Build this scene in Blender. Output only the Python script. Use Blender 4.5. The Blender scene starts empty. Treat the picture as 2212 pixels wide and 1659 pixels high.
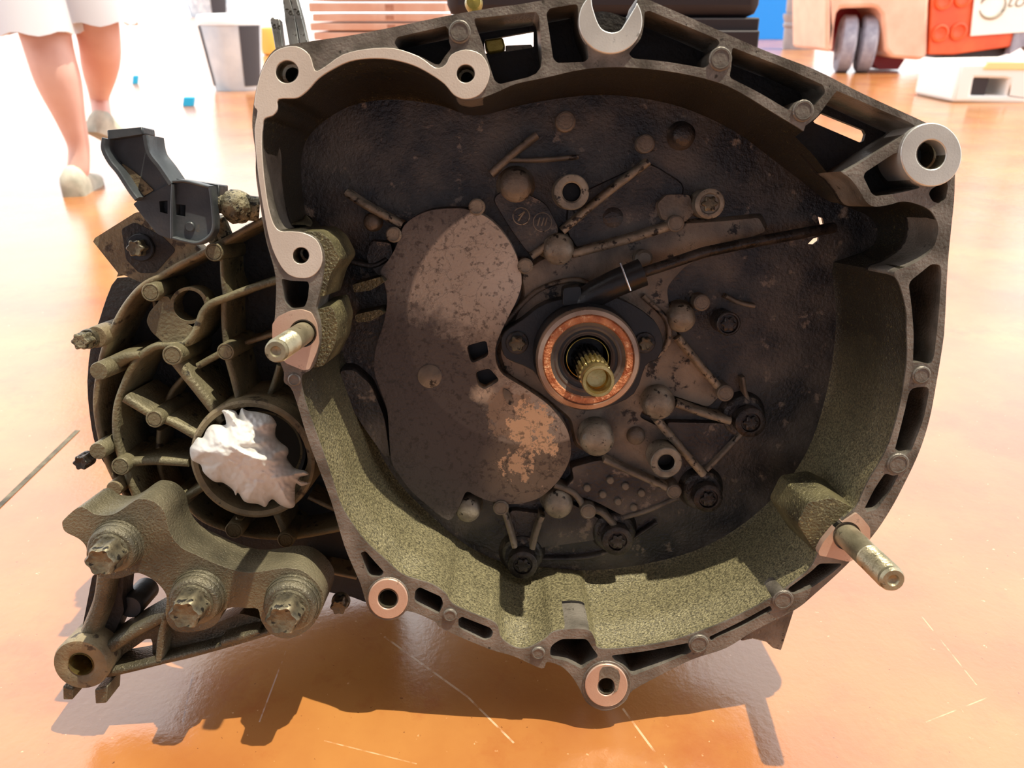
import bpy, bmesh, math, random
from mathutils import Vector, Matrix, noise
from mathutils.geometry import delaunay_2d_cdt
random.seed(7)
scn = bpy.context.scene
COL = scn.collection
PI = math.pi

# ------------------------------------------------------------------ camera
F = 1700.0; CX, CY = 1106.0, 829.5
TH = math.atan((CY - 20) / F)
FW = Vector((0, math.cos(TH), -math.sin(TH))); UP = Vector((0, math.sin(TH), math.cos(TH))); RT = Vector((1, 0, 0))
def ray(x, y): return RT * ((x - CX) / F) + UP * ((CY - y) / F) + FW
AX = ray(1080, 436).normalized()            # axis of the bell, pointing away
N = -AX
U = (RT - AX * RT.dot(AX)).normalized(); V = N.cross(U)
D0 = 0.54
H = 0.5008                                   # camera height
CAM = Vector((0, 0, H))
cd = bpy.data.cameras.new('camera'); cam = bpy.data.objects.new('camera', cd); COL.objects.link(cam)
cd.sensor_width = 36; cd.lens = 36 * F / 2212; cd.clip_start = .01; cd.clip_end = 300
cam.matrix_world = Matrix.Translation(CAM) @ Matrix((RT, UP, -FW)).transposed().to_4x4()
cd.dof.use_dof = True; cd.dof.focus_distance = .60; cd.dof.aperture_fstop = 11
scn.camera = cam

# ------------------------------------------------------------------ light
w = bpy.data.worlds.new('sky'); scn.world = w; w.use_nodes = True
wb = w.node_tree.nodes['Background']; wb.inputs[1].default_value = 1.0
# hazy bright sky: luminous towards the horizon all round, calmer overhead
wtc = w.node_tree.nodes.new('ShaderNodeTexCoord'); wsx = w.node_tree.nodes.new('ShaderNodeSeparateXYZ'); wr = w.node_tree.nodes.new('ShaderNodeValToRGB')
w.node_tree.links.new(wtc.outputs['Generated'], wsx.inputs[0]); w.node_tree.links.new(wsx.outputs[2], wr.inputs[0])
SKY = [(0.0, 2.7), (.55, 2.7), (.78, 1.9), (1.0, .35)]
wm = w.node_tree.nodes.new('ShaderNodeVectorMath'); wm.operation = 'SCALE'; wm.inputs[3].default_value = 2.75
for i, (p_, v_) in enumerate(SKY):
    e_ = wr.color_ramp.elements[i] if i in (0,) else (wr.color_ramp.elements.new(p_) if i < 3 else wr.color_ramp.elements[-1])
    e_.position = p_; e_.color = (v_/3*.97, v_/3*.98, v_/3, 1)
w.node_tree.links.new(wr.outputs[0], wm.inputs[0]); w.node_tree.links.new(wm.outputs[0], wb.inputs[0])
sd = bpy.data.lights.new('sun', 'SUN'); sun = bpy.data.objects.new('sun', sd); COL.objects.link(sun)
sd.energy = 5.5; sd.angle = .009; sd.color = (1, .90, .70)
sun.rotation_euler = Vector((-.28, .02, -.955)).to_track_quat('-Z', 'Y').to_euler()
scn.view_settings.view_transform = 'Standard'; scn.view_settings.look = 'None'
scn.view_settings.exposure = 0.0; scn.view_settings.gamma = 1; scn.view_settings.use_curve_mapping = False

# ------------------------------------------------------------------ materials
def lin(h):
    h = h.lstrip('#'); r = []
    for i in (0, 2, 4):
        c = int(h[i:i+2], 16) / 255
        r.append(c / 12.92 if c <= .04045 else ((c + .055) / 1.055) ** 2.4)
    return (*r, 1)
def mat(name, c1, c2=None, scale=30, rough=.5, metal=0, bump=.3, bscale=400, spec=.5, c3=None, s3=120, t3=.62, rv=.15, coat=0, lo=.35, hi=.65):
    m = bpy.data.materials.new(name); m.use_nodes = True; nt = m.node_tree; n = nt.nodes; l = nt.links
    b = n['Principled BSDF']; b.inputs['Metallic'].default_value = metal
    b.inputs['Specular IOR Level'].default_value = spec; b.inputs['Coat Weight'].default_value = coat
    b.inputs['Coat Roughness'].default_value = .15
    tc = n.new('ShaderNodeTexCoord')
    nz = n.new('ShaderNodeTexNoise'); nz.inputs['Scale'].default_value = scale; nz.inputs['Detail'].default_value = 6
    l.new(tc.outputs['Object'], nz.inputs['Vector'])
    cr = n.new('ShaderNodeValToRGB'); l.new(nz.outputs[0], cr.inputs[0])
    cr.color_ramp.elements[0].position = lo; cr.color_ramp.elements[1].position = hi
    cr.color_ramp.elements[0].color = lin(c1); cr.color_ramp.elements[1].color = lin(c2 or c1)
    out = cr.outputs[0]
    if c3:
        n3 = n.new('ShaderNodeTexNoise'); n3.inputs['Scale'].default_value = s3; n3.inputs['Detail'].default_value = 8; n3.inputs['Roughness'].default_value = .65
        l.new(tc.outputs['Object'], n3.inputs['Vector'])
        r3 = n.new('ShaderNodeValToRGB'); r3.color_ramp.elements[0].position = t3 - .03; r3.color_ramp.elements[1].position = t3 + .03
        l.new(n3.outputs[0], r3.inputs[0])
        mx = n.new('ShaderNodeMix'); mx.data_type = 'RGBA'; l.new(r3.outputs[0], mx.inputs[0]); l.new(out, mx.inputs[6])
        mx.inputs[7].default_value = lin(c3); out = mx.outputs[2]
    l.new(out, b.inputs['Base Color'])
    mr = n.new('ShaderNodeMapRange'); mr.inputs[3].default_value = max(.03, rough - rv); mr.inputs[4].default_value = min(1, rough + rv)
    l.new(nz.outputs[0], mr.inputs[0]); l.new(mr.outputs[0], b.inputs['Roughness'])
    if bump:
        nb = n.new('ShaderNodeTexNoise'); nb.inputs['Scale'].default_value = bscale; nb.inputs['Detail'].default_value = 4
        l.new(tc.outputs['Object'], nb.inputs['Vector'])
        bp = n.new('ShaderNodeBump'); bp.inputs['Strength'].default_value = bump; bp.inputs['Distance'].default_value = .002
        l.new(nb.outputs[0], bp.inputs['Height']); l.new(bp.outputs[0], b.inputs['Normal'])
    return m
M = {}
M['flange'] = mat('cast_flange', '#58534b', '#88827a', 45, .40, .30, .35, 500, c3='#3f3b34', s3=140, t3=.66)
M['pocket'] = mat('pocket_shade', '#17151a', '#2a241f', 40, .6, .1, .4, 300)  # dark tone painted in for the shade deep in the pockets
M['wall'] = mat('bell_wall', '#1d1b18', '#353126', 7, .32, .1, .6, 800, spec=.7, c3='#6b6543', s3=500, t3=.62, lo=.3, hi=.75)
M['floorcast'] = mat('bell_floor', '#232326', '#5f5953', 22, .34, .05, .5, 380, spec=.6, c3='#807468', s3=60, t3=.63, lo=.4, hi=.66)
M['web'] = mat('web_cast', '#544f49', '#a09382', 26, .40, .05, .4, 420, c3='#1d1b1b', s3=70, t3=.60)
M['web2'] = mat('block_cast', '#3a3628', '#6e684c', 30, .4, .1, .8, 600, c3='#8a8462', s3=420, t3=.6)
M['rib'] = mat('rib_cast', '#6e675c', '#a89c8a', 60, .4, .1, .4, 450, c3='#2b2725', s3=140, t3=.57)
M['dome'] = mat('dome_cast', '#66625a', '#aaa292', 55, .36, .1, .3, 450, c3='#25221f', s3=160, t3=.6)
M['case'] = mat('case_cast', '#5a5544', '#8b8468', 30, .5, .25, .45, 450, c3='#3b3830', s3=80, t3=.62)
M['casedark'] = mat('case_shade', '#1d1d22', '#34312c', 18, .55, .1, .5, 300)  # darker copy of the case cast, recess shade painted in
M['bracket'] = mat('bracket_cast', '#4a4639', '#7d7660', 20, .40, .3, .6, 600, spec=.6, c3='#a09878', s3=520, t3=.66)
M['mach'] = mat('machined_face', '#c9bdb0', '#e2d9ce', 14, .36, .25, .12, 900, c3='#8f8578', s3=60, t3=.68)
M['machpink'] = mat('machined_face_warm', '#c4a492', '#d6bba8', 25, .42, .4, .1, 900, c3='#806a5c', s3=90, t3=.66)
M['machwhite'] = mat('machined_face_bright', '#c9c8c2', '#e4e4de', 20, .35, .5, .1, 900, c3='#9a9a94', s3=70, t3=.66)
M['bore'] = mat('bore_steel', '#8e8672', '#b5ab92', 60, .28, .8, .1, 900)
M['hole'] = mat('bore_dark', '#121113', '#262320', 60, .4, .4, .1, 900)  # near-black colour stands in for the shade inside bores and slots
M['stud'] = mat('stud_steel', '#86806a', '#aea68c', 50, .38, .6, .2, 500, c3='#4e4a36', s3=120, t3=.64)
M['steel'] = mat('steel', '#9a9ca0', '#c8cacc', 40, .22, .9, .05, 400)
M['shaft'] = mat('shaft_steel', '#b09a58', '#d6c68e', 60, .25, .9, .08, 500)
M['oilsteel'] = mat('oily_steel', '#15120f', '#39322a', 50, .22, .5, .1, 400)
M['grease'] = mat('orange_grease', '#9c5230', '#cf8c62', 120, .4, .1, .8, 500, c3='#e8b890', s3=300, t3=.60)
M['race'] = mat('bearing_race', '#8e7464', '#c2ab98', 30, .28, .7, .05, 400)
M['black'] = mat('black_plastic', '#141518', '#25262a', 30, .35, 0, .15, 400)
M['rubber'] = mat('seal_rubber', '#4a4443', '#665c56', 40, .35, 0, .2, 300)
M['bolt'] = mat('bolt_head', '#4a463c', '#8a8168', 70, .4, .4, .3, 500, c3='#24211d', s3=160, t3=.58)
M['oilbolt'] = mat('oily_bolt', '#1c1a1a', '#4a4440', 70, .28, .3, .3, 500)
M['steeldirty'] = mat('dirty_sheet_steel', '#6e6f6c', '#a5a6a0', 60, .35, .6, .2, 400, c3='#44423a', s3=200, t3=.62)
M['brass'] = mat('brass', '#8d7d35', '#c0ae5e', 60, .35, .7, .2, 400)
M['lever'] = mat('lever_paint', '#3c4146', '#565c60', 30, .42, .2, .15, 300, c3='#6b675a', s3=50, t3=.66)
M['dirt'] = mat('dirty_ball', '#4a4638', '#a39b7e', 90, .6, .2, 1.0, 350, c3='#2b2820', s3=200, t3=.55)
M['edge'] = mat('case_edge', '#6a5f4c', '#94876a', 40, .5, .2, .4, 400, c3='#4a4034', s3=90, t3=.6)

# white plastic: translucent film
def plastic():
    m = mat('white_plastic_film', '#eceae4', '#f7f5ef', 30, .35, 0, .15, 250, spec=.5)
    b = m.node_tree.nodes['Principled BSDF']; b.inputs['Subsurface Weight'].default_value = .35
    b.inputs['Subsurface Radius'].default_value = (.01, .009, .008); b.inputs['Subsurface Scale'].default_value = 1
    return m
M['film'] = plastic()

# cover plate: stained aluminium with worn flaking patches and a painted-in patch of light
def cover_material(off, pts):
    m = mat('cover_plate_metal', '#44403f', '#6a605a', 28, .42, .02, .4, 420)
    nt = m.node_tree; n = nt.nodes; l = nt.links; b = n['Principled BSDF']
    base = b.inputs['Base Color'].links[0].from_socket
    tc = n.new('ShaderNodeTexCoord')
    dn = n.new('ShaderNodeTexNoise'); dn.inputs['Scale'].default_value = 90; dn.inputs['Detail'].default_value = 8; dn.inputs['Roughness'].default_value = .7
    l.new(tc.outputs['Object'], dn.inputs['Vector'])
    def blob(c, r, soft, amt):
        d = n.new('ShaderNodeVectorMath'); d.operation = 'DISTANCE'; l.new(tc.outputs['Object'], d.inputs[0])
        d.inputs[1].default_value = (c[0] - off[0], c[1] - off[1], 0)
        a = n.new('ShaderNodeMath'); a.operation = 'MULTIPLY_ADD'; l.new(dn.outputs[0], a.inputs[0]); a.inputs[1].default_value = amt
        l.new(d.outputs['Value'], a.inputs[2])
        mr = n.new('ShaderNodeMapRange'); l.new(a.outputs[0], mr.inputs[0])
        mr.inputs[1].default_value = r + soft + amt * .5; mr.inputs[2].default_value = r - soft + amt * .5
        return mr.outputs[0]
    def mix(fac, base, col, k=1.0):
        if k != 1:
            q = n.new('ShaderNodeMath'); q.operation = 'MULTIPLY'; l.new(fac, q.inputs[0]); q.inputs[1].default_value = k; fac = q.outputs[0]
        mx = n.new('ShaderNodeMix'); mx.data_type = 'RGBA'; l.new(fac, mx.inputs[0]); l.new(base, mx.inputs[6])
        mx.inputs[7].default_value = lin(col); return mx.outputs[2]
    out = base
    for c, r, s, amt, col, k in pts: out = mix(blob(c, r, s, amt), out, col, k)
    # fine dark crackle and speckle of old dirt
    vz = n.new('ShaderNodeTexVoronoi'); vz.feature = 'DISTANCE_TO_EDGE'; vz.inputs['Scale'].default_value = 45
    dd = n.new('ShaderNodeVectorMath'); dd.operation = 'MULTIPLY_ADD'; l.new(dn.outputs[1], dd.inputs[0]); dd.inputs[1].default_value = (.02, .02, .02); l.new(tc.outputs['Object'], dd.inputs[2])
    l.new(dd.outputs[0], vz.inputs['Vector'])
    rr = n.new('ShaderNodeMapRange'); l.new(vz.outputs['Distance'], rr.inputs[0]); rr.inputs[1].default_value = .02; rr.inputs[2].default_value = 0
    out = mix(rr.outputs[0], out, '#2a2422', .55)
    sp = n.new('ShaderNodeTexNoise'); sp.inputs['Scale'].default_value = 260; sp.inputs['Detail'].default_value = 5; l.new(tc.outputs['Object'], sp.inputs['Vector'])
    r2 = n.new('ShaderNodeMapRange'); l.new(sp.outputs[0], r2.inputs[0]); r2.inputs[1].default_value = .56; r2.inputs[2].default_value = .66
    out = mix(r2.outputs[0], out, '#2a2422', .6)
    l.new(out, b.inputs['Base Color'])
    return m

# ------------------------------------------------------------------ helpers
OFF = {}
def link(name, me, m, parent=None, off=None):
    o = bpy.data.objects.new(name, me); COL.objects.link(o)
    if m: me.materials.append(m)
    if parent is not None: o.parent = parent
    return o
def empty(name, label, cat, loc=(0, 0, 0), group=None):
    o = bpy.data.objects.new(name, None); COL.objects.link(o); o.location = loc
    o['label'] = label; o['category'] = cat; o.empty_display_size = .05
    if group: o['group'] = group
    OFF[o] = Vector((0, 0, 0)); return o
def fin(name, bm, m, parent=None, bevel=0, smooth=38, label=None, seg=2, off0=None):
    """bm is in the thing's frame (gearbox frame or world); centre the origin, keep the place."""
    bmesh.ops.remove_doubles(bm, verts=bm.verts, dist=1e-6)
    bmesh.ops.recalc_face_normals(bm, faces=bm.faces)
    xs = [v.co for v in bm.verts]
    c = Vector([(min(p[i] for p in xs) + max(p[i] for p in xs)) / 2 for i in range(3)])
    for v in bm.verts: v.co -= c
    me = bpy.data.meshes.new(name); bm.to_mesh(me); bm.free()
    for p in me.polygons: p.use_smooth = True
    me.set_sharp_from_angle(angle=math.radians(smooth))
    o = link(name, me, m, parent)
    po = OFF.get(parent, Vector((0, 0, 0))) if parent else Vector((0, 0, 0))
    if parent and parent in ABS: po = ABS[parent]
    o.location = c - po; ABS[o] = c
    if bevel:
        b = o.modifiers.new('bevel', 'BEVEL'); b.width = bevel; b.segments = seg; b.limit_method = 'ANGLE'; b.angle_limit = math.radians(40)
        b.use_clamp_overlap = True
    if label: o['label'] = label
    return o
ABS = {}
def tag(o, label, cat, group=None, kind=None):
    if label: o['label'] = label
    if cat: o['category'] = cat
    if group: o['group'] = group
    if kind: o['kind'] = kind

# gearbox frame: x right, y up in the flange plane, z towards the viewer
RM = Matrix((U, V, N)).transposed()
RI = RM.inverted()
O = CAM + FW * D0
ROOT = Matrix.Translation(O) @ RM.to_4x4()
CL = RI @ (CAM - O)
def G(px, py, z=0.0):
    d = RI @ ray(px, py); t = (z - CL.z) / d.z; p = CL + d * t
    return Vector((p.x, p.y))
def G3(px, py, z): p = G(px, py, z); return Vector((p.x, p.y, z))
def R(px, py, z, r):                                     # pixel radius -> metres
    return (G(px + r, py, z) - G(px - r, py, z)).length / 2
def cat(pts, k=4, closed=True):
    n = len(pts); out = []
    rng = range(n) if closed else range(n - 1)
    for i in rng:
        if closed: p0, p1, p2, p3 = pts[i-1], pts[i], pts[(i+1) % n], pts[(i+2) % n]
        else: p0, p1, p2, p3 = pts[max(i-1, 0)], pts[i], pts[i+1], pts[min(i+2, n-1)]
        for j in range(k):
            t = j / k; t2 = t*t; t3 = t2*t
            out.append(tuple(.5 * ((2*b) + (-a+c)*t + (2*a-5*b+4*c-d)*t2 + (-a+3*b-3*c+d)*t3) for a, b, c, d in zip(p0, p1, p2, p3)))
    if not closed: out.append(tuple(pts[-1]))
    return out
def rnd(pts, r=.28, k=3):
    """round corners of a polygon (px)"""
    n = len(pts); out = []
    for i in range(n):
        a, b, c = Vector(pts[i-1][:2]), Vector(pts[i][:2]), Vector(pts[(i+1) % n][:2])
        la, lc = (a-b).length, (c-b).length; q = min(la, lc) * r
        s = b + (a-b).normalized() * q; e = b + (c-b).normalized() * q
        for j in range(k + 1):
            t = j / k; out.append(tuple(s*(1-t)**2 + b*2*t*(1-t) + e*t*t))
    return out
def circ(cx, cy, r, n=36, ry=None):
    ry = ry or r
    return [(cx + r*math.cos(2*PI*i/n), cy + ry*math.sin(2*PI*i/n)) for i in range(n)]
def inside(p, poly):
    x, y = p; c = False; j = len(poly) - 1
    for i in range(len(poly)):
        xi, yi = poly[i]; xj, yj = poly[j]
        if (yi > y) != (yj > y) and x < (xj-xi)*(y-yi)/(yj-yi)+xi: c = not c
        j = i
    return c
def prism(bm, solids, holes, z0, z1, shrink=None, raw=False, front=True, back=True, outer_only=False):
    """union of px polygons minus holes, extruded z1 (front) to z0 (back). raw: coordinates are metres"""
    cv = (lambda p: Vector(p[:2])) if raw else (lambda p: G(p[0], p[1], z1))
    S = [[cv(p) for p in s] for s in solids]; Hs = [[cv(p) for p in s] for s in holes]
    vs, es = [], []
    for lp in S + Hs:
        b = len(vs); vs += lp; es += [(b+i, b+(i+1) % len(lp)) for i in range(len(lp))]
    r = delaunay_2d_cdt(vs, es, [], 0, 1e-6)
    vo, fo = r[0], r[2]
    St = [[tuple(p) for p in s] for s in S]; Ht = [[tuple(p) for p in s] for s in Hs]
    keep = []
    for f in fo:
        c = (vo[f[0]] + vo[f[1]] + vo[f[2]]) / 3; c = tuple(c)
        if any(inside(c, s) for s in St) and not any(inside(c, s) for s in Ht): keep.append(f)
    used = sorted({i for f in keep for i in f})
    A = {i: bm.verts.new((vo[i].x, vo[i].y, z1)) for i in used}
    def bk(p):
        if shrink: c, s = shrink; return c[0] + (p.x-c[0])*s, c[1] + (p.y-c[1])*s
        return p.x, p.y
    ns_ = sum(len(q) for q in S)
    ok_ = lambda i: (not outer_only) or any(k < ns_ for k in r[3][i])
    B = {i: bm.verts.new((*(bk(vo[i]) if ok_(i) else tuple(vo[i])), z0)) for i in used}
    cnt = {}
    for f in keep:
        if front: bm.faces.new([A[i] for i in f])
        if back: bm.faces.new([B[i] for i in reversed(f)])
        for a, b in ((f[0], f[1]), (f[1], f[2]), (f[2], f[0])): cnt[(a, b)] = cnt.get((a, b), 0) + 1
    for (a, b) in list(cnt):
        if (b, a) not in cnt: bm.faces.new([A[b], A[a], B[a], B[b]])
def lathe(bm, c, prof, seg=32, fn=None, ax=None, cap=False):
    """prof: (r, z). c = Vector2 metres. ax: 3x3 matrix to tilt, with c a 3D origin"""
    rings = []
    for r, z in prof:
        ring = []
        for i in range(seg):
            a = 2*PI*i/seg; rr = fn(r, z, a) if fn else r
            p = Vector((rr*math.cos(a), rr*math.sin(a), z))
            if ax is not None: p = ax @ p + c
            else: p = Vector((c[0] + p.x, c[1] + p.y, z))
            ring.append(bm.verts.new(p))
        rings.append(ring)
    for a, b in zip(rings, rings[1:]):
        for i in range(seg):
            j = (i+1) % seg
            try: bm.faces.new((a[i], a[j], b[j], b[i]))
            except ValueError: pass
    for ring, r in ((rings[0], prof[0][0]), (rings[-1], prof[-1][0])):
        if cap and r > 1e-5:
            try: bm.faces.new(ring)
            except ValueError: pass
def bossP(r, z0, z1, hole=0, depth=.03, ch=.0012):
    p = [(r, z0), (r, z1 - ch*.6), (r - ch*.6, z1)]
    if hole: p += [(hole + ch, z1), (hole, z1 - ch), (hole, z1 - depth), (hole*.2, z1 - depth - .001), (.0001, z1 - depth - .001)]
    else: p += [(.0001, z1)]
    return p
def disc(name, px, py, z0, z1, r, m, parent=root if False else None, hole=0, depth=.03, label=None, seg=36, ring=False):
    bm = bmesh.new(); c = G(px, py, z1); rm = R(px, py, z1, r); hm = R(px, py, z1, hole) if hole else 0
    lathe(bm, c, bossP(rm, z0, z1, hm, depth), seg)
    if ring:                                     # the fine circle of an ejector pin mark
        lathe(bm, c, [(rm*.82, z1), (rm*.80, z1 + .0005), (rm*.74, z1 + .0005), (rm*.72, z1)], seg)
    return fin(name, bm, m, parent, label=label)
def sweep(bm, pts, rad, seg=12, closed_end=True):
    pts = [Vector(p) for p in pts]; rings = []
    for i, p in enumerate(pts):
        d = (pts[min(i+1, len(pts)-1)] - pts[max(i-1, 0)]).normalized()
        up = Vector((0, 0, 1)) if abs(d.z) < .9 else Vector((1, 0, 0))
        a = d.cross(up).normalized(); b = a.cross(d); r = rad[i] if isinstance(rad, (list, tuple)) else rad
        rings.append([bm.verts.new(p + a*r*math.cos(2*PI*k/seg) + b*r*math.sin(2*PI*k/seg)) for k in range(seg)])
    for a, b in zip(rings, rings[1:]):
        for k in range(seg): bm.faces.new((a[k], a[(k+1) % seg], b[(k+1) % seg], b[k]))
    if closed_end: bm.faces.new(rings[0]); bm.faces.new(rings[-1])
def rib(bm, pts, wpx, z0, z1, smooth=True, top=.55, wig=0):
    """raised cast rib along px polyline; wpx width at the top in px (number or list)"""
    ws = wpx if isinstance(wpx, (list, tuple)) else [wpx]*len(pts)
    q = [(p[0], p[1], ww) for p, ww in zip(pts, ws)]
    if smooth and len(q) > 2: q = cat(q, 5, False)
    P = [(G(a, b, z1), R(a, b, z1, c/2)) for a, b, c in q]
    h = z1 - z0; rings = []
    for i, (p, r) in enumerate(P):
        d = (P[min(i+1, len(P)-1)][0] - P[max(i-1, 0)][0]).normalized(); nn = Vector((-d.y, d.x))
        e = d * (r*.8 if i == len(P)-1 else (-r*.8 if i == 0 else 0))
        prof = [(1.35, z0), (1.1, z1 - r*.9 if r*.9 < h else z0 + h*.4), (.8, z1 - r*.3 if r*.3 < h else z1 - h*.2), (top*.6, z1), (-top*.6, z1), (-.8, z1 - r*.3 if r*.3 < h else z1 - h*.2), (-1.1, z1 - r*.9 if r*.9 < h else z0 + h*.4), (-1.35, z0)]
        rings.append([bm.verts.new((p.x + e.x*(0 if abs(s) < .6 else .0) + nn.x*s*r, p.y + nn.y*s*r, z)) for s, z in prof])
    k = len(rings[0])
    for a, b in zip(rings, rings[1:]):
        for j in range(k - 1): bm.faces.new((a[j], b[j], b[j+1], a[j+1]))
    bm.faces.new(rings[0]); bm.faces.new(list(reversed(rings[-1])))
def star(r, amp=.13, k=6): return lambda rr, z, a: rr*(1 + amp*math.cos(k*a)) if rr > r*.2 else rr
def torx(px, py, z0, z1, r, wr, parent, wm, hm, male=True, label=None, wh=.003, tilt=0):
    """bolt: washer part with a star head sub-part"""
    bm = bmesh.new(); c = G(px, py, z0 + wh); w_ = R(px, py, z0 + wh, wr)
    rr = R(px, py, z1, r)
    if male:
        lathe(bm, c, [(w_, z0), (w_, z0 + wh*.7), (w_*.93, z0 + wh), (.0001, z0 + wh)], 40)
        wo = fin('bolt', bm, wm, parent, label=label)
        bm = bmesh.new(); f = star(rr)
        lathe(bm, c, [(rr*1.02, z0 + wh*.9), (rr, z1 - rr*.12), (rr*.86, z1), (rr*.5, z1 - .0003), (.0001, z1 - .0006)], 48, fn=f)
        fin('star_head', bm, hm, wo, smooth=30)
    else:
        lathe(bm, c, [(w_, z0), (w_, z1 - .0006), (w_*.92, z1), (rr*1.5, z1), (rr*1.35, z1 - .002), (.0001, z1 - .002)], 40)
        wo = fin('bolt', bm, wm, parent, label=label)
        bm = bmesh.new(); lathe(bm, c, [(rr*1.02, z1 - .0025), (rr, z1 + .0005), (rr*.8, z1 + .001), (.0001, z1 + .0008)], 48, fn=star(rr, .18))
        fin('star_head', bm, hm, wo, smooth=30)
    return wo

# ------------------------------------------------------------------ setting: workshop floor
def floor_mat():
    m = bpy.data.materials.new('painted_concrete'); m.use_nodes = True; nt = m.node_tree; n = nt.nodes; l = nt.links; b = n['Principled BSDF']
    tc = n.new('ShaderNodeTexCoord')
    def nz(s, d=6, rg=.6):
        q = n.new('ShaderNodeTexNoise'); q.inputs['Scale'].default_value = s; q.inputs['Detail'].default_value = d; q.inputs['Roughness'].default_value = rg
        l.new(tc.outputs['Object'], q.inputs['Vector']); return q.outputs[0]
    def ramp(s, a, b_, ca=None, cb=None):
        r = n.new('ShaderNodeValToRGB'); l.new(s, r.inputs[0]); r.color_ramp.elements[0].position = a; r.color_ramp.elements[1].position = b_
        if ca: r.color_ramp.elements[0].color = lin(ca)
        if cb: r.color_ramp.elements[1].color = lin(cb)
        return r.outputs[0]
    def mix(f, a, col, k=1):
        if k != 1:
            q = n.new('ShaderNodeMath'); q.operation = 'MULTIPLY'; l.new(f, q.inputs[0]); q.inputs[1].default_value = k; f = q.outputs[0]
        x = n.new('ShaderNodeMix'); x.data_type = 'RGBA'; l.new(f, x.inputs[0]); l.new(a, x.inputs[6]); x.inputs[7].default_value = lin(col); return x.outputs[2]
    c = ramp(nz(3.2), .35, .68, '#a05e30', '#ba8044')
    c = mix(ramp(nz(9, 8, .7), .52, .66), c, '#a0552a', .5)
    c = mix(ramp(nz(1.3, 4), .5, .7), c, '#c08c50', .45)
    c = mix(ramp(nz(130, 3), .70, .74), c, '#e2b184', .8)
    c = mix(ramp(nz(210, 2), .72, .75), c, '#5a2c1c', .7)
    # a few long thin scratches in the paint, each along its own line (floor coordinates)
    br = ramp(nz(55, 3), .42, .56)
    def scratch(c, p, q, wd, col='#d8b490', k=.8):
        p = Vector((p[0], p[1] - 26, 0)); q = Vector((q[0], q[1] - 26, 0)); d = (q - p); L = d.length; d.normalize(); nn = Vector((-d.y, d.x, 0))
        def dot(v, bias):
            x = n.new('ShaderNodeVectorMath'); x.operation = 'SUBTRACT'; l.new(tc.outputs['Object'], x.inputs[0]); x.inputs[1].default_value = p
            y = n.new('ShaderNodeVectorMath'); y.operation = 'DOT_PRODUCT'; l.new(x.outputs[0], y.inputs[0]); y.inputs[1].default_value = v; return y.outputs['Value']
        def cmp_(v, a, e):
            m_ = n.new('ShaderNodeMath'); m_.operation = 'COMPARE'; l.new(v, m_.inputs[0]); m_.inputs[1].default_value = a; m_.inputs[2].default_value = e; return m_.outputs[0]
        def mul(a_, b_):
            m_ = n.new('ShaderNodeMath'); m_.operation = 'MULTIPLY'; l.new(a_, m_.inputs[0]); l.new(b_, m_.inputs[1]); return m_.outputs[0]
        return mix(mul(mul(cmp_(dot(nn, 0), 0, wd), cmp_(dot(d, 0), L/2, L/2)), br), c, col, k)
    def fl(px, py): r_ = ray(px, py); p_ = CAM + r_*(-H/r_.z); return (p_.x, p_.y)
    for a_, b_, w_, col in (((830,1375),(1010,1505),.0009,'#e0c0a0'),((1010,1505),(1110,1605),.0008,'#e0c0a0'),((1345,1530),(1440,1659),.0009,'#e2c09c'),((560,1560),(620,1400),.0006,'#d8b8a8'),((1990,1330),(2110,1480),.0006,'#d8a878'),((2000,1560),(2150,1500),.0005,'#d8a878'),((395,1560),(420,1440),.0007,'#8a5a4a'),((700,1600),(900,1650),.0005,'#e0b890')):
        c = scratch(c, fl(*a_), fl(*b_), w_, col)
    l.new(c, b.inputs['Base Color'])
    rg = n.new('ShaderNodeMapRange'); l.new(nz(6), rg.inputs[0]); rg.inputs[3].default_value = .13; rg.inputs[4].default_value = .28
    l.new(rg.outputs[0], b.inputs['Roughness']); b.inputs['IOR'].default_value = 2.1; b.inputs['Specular IOR Level'].default_value = .5
    bp = n.new('ShaderNodeBump'); bp.inputs['Strength'].default_value = .12; bp.inputs['Distance'].default_value = .002; l.new(nz(160, 5), bp.inputs['Height']); l.new(bp.outputs[0], b.inputs['Normal'])
    return m
bm = bmesh.new()
for x, y in ((-30, -8), (30, -8), (30, 60), (-30, 60)): bm.verts.new((x, y, 0))
bm.faces.new(bm.verts[:]); fo = fin('floor', bm, floor_mat()); fo['kind'] = 'structure'

bm = bmesh.new(); a_, b_ = ray(-60, 1150), ray(168, 930); a_ = CAM + a_*(-H/a_.z); b_ = CAM + b_*(-H/b_.z); d_ = (b_ - a_).normalized(); q_ = Vector((-d_.y, d_.x, 0))*.0035
for p_ in (a_ - d_*3 - q_, b_ - q_, b_ + q_, a_ - d_*3 + q_): bm.verts.new((p_.x, p_.y, .0006))
bm.faces.new(bm.verts[:]); jo = fin('trim_1', bm, mat('floor_joint_filler', '#4a443c', '#77705f', 60, .8, 0, .3)); jo['kind'] = 'structure'
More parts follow.
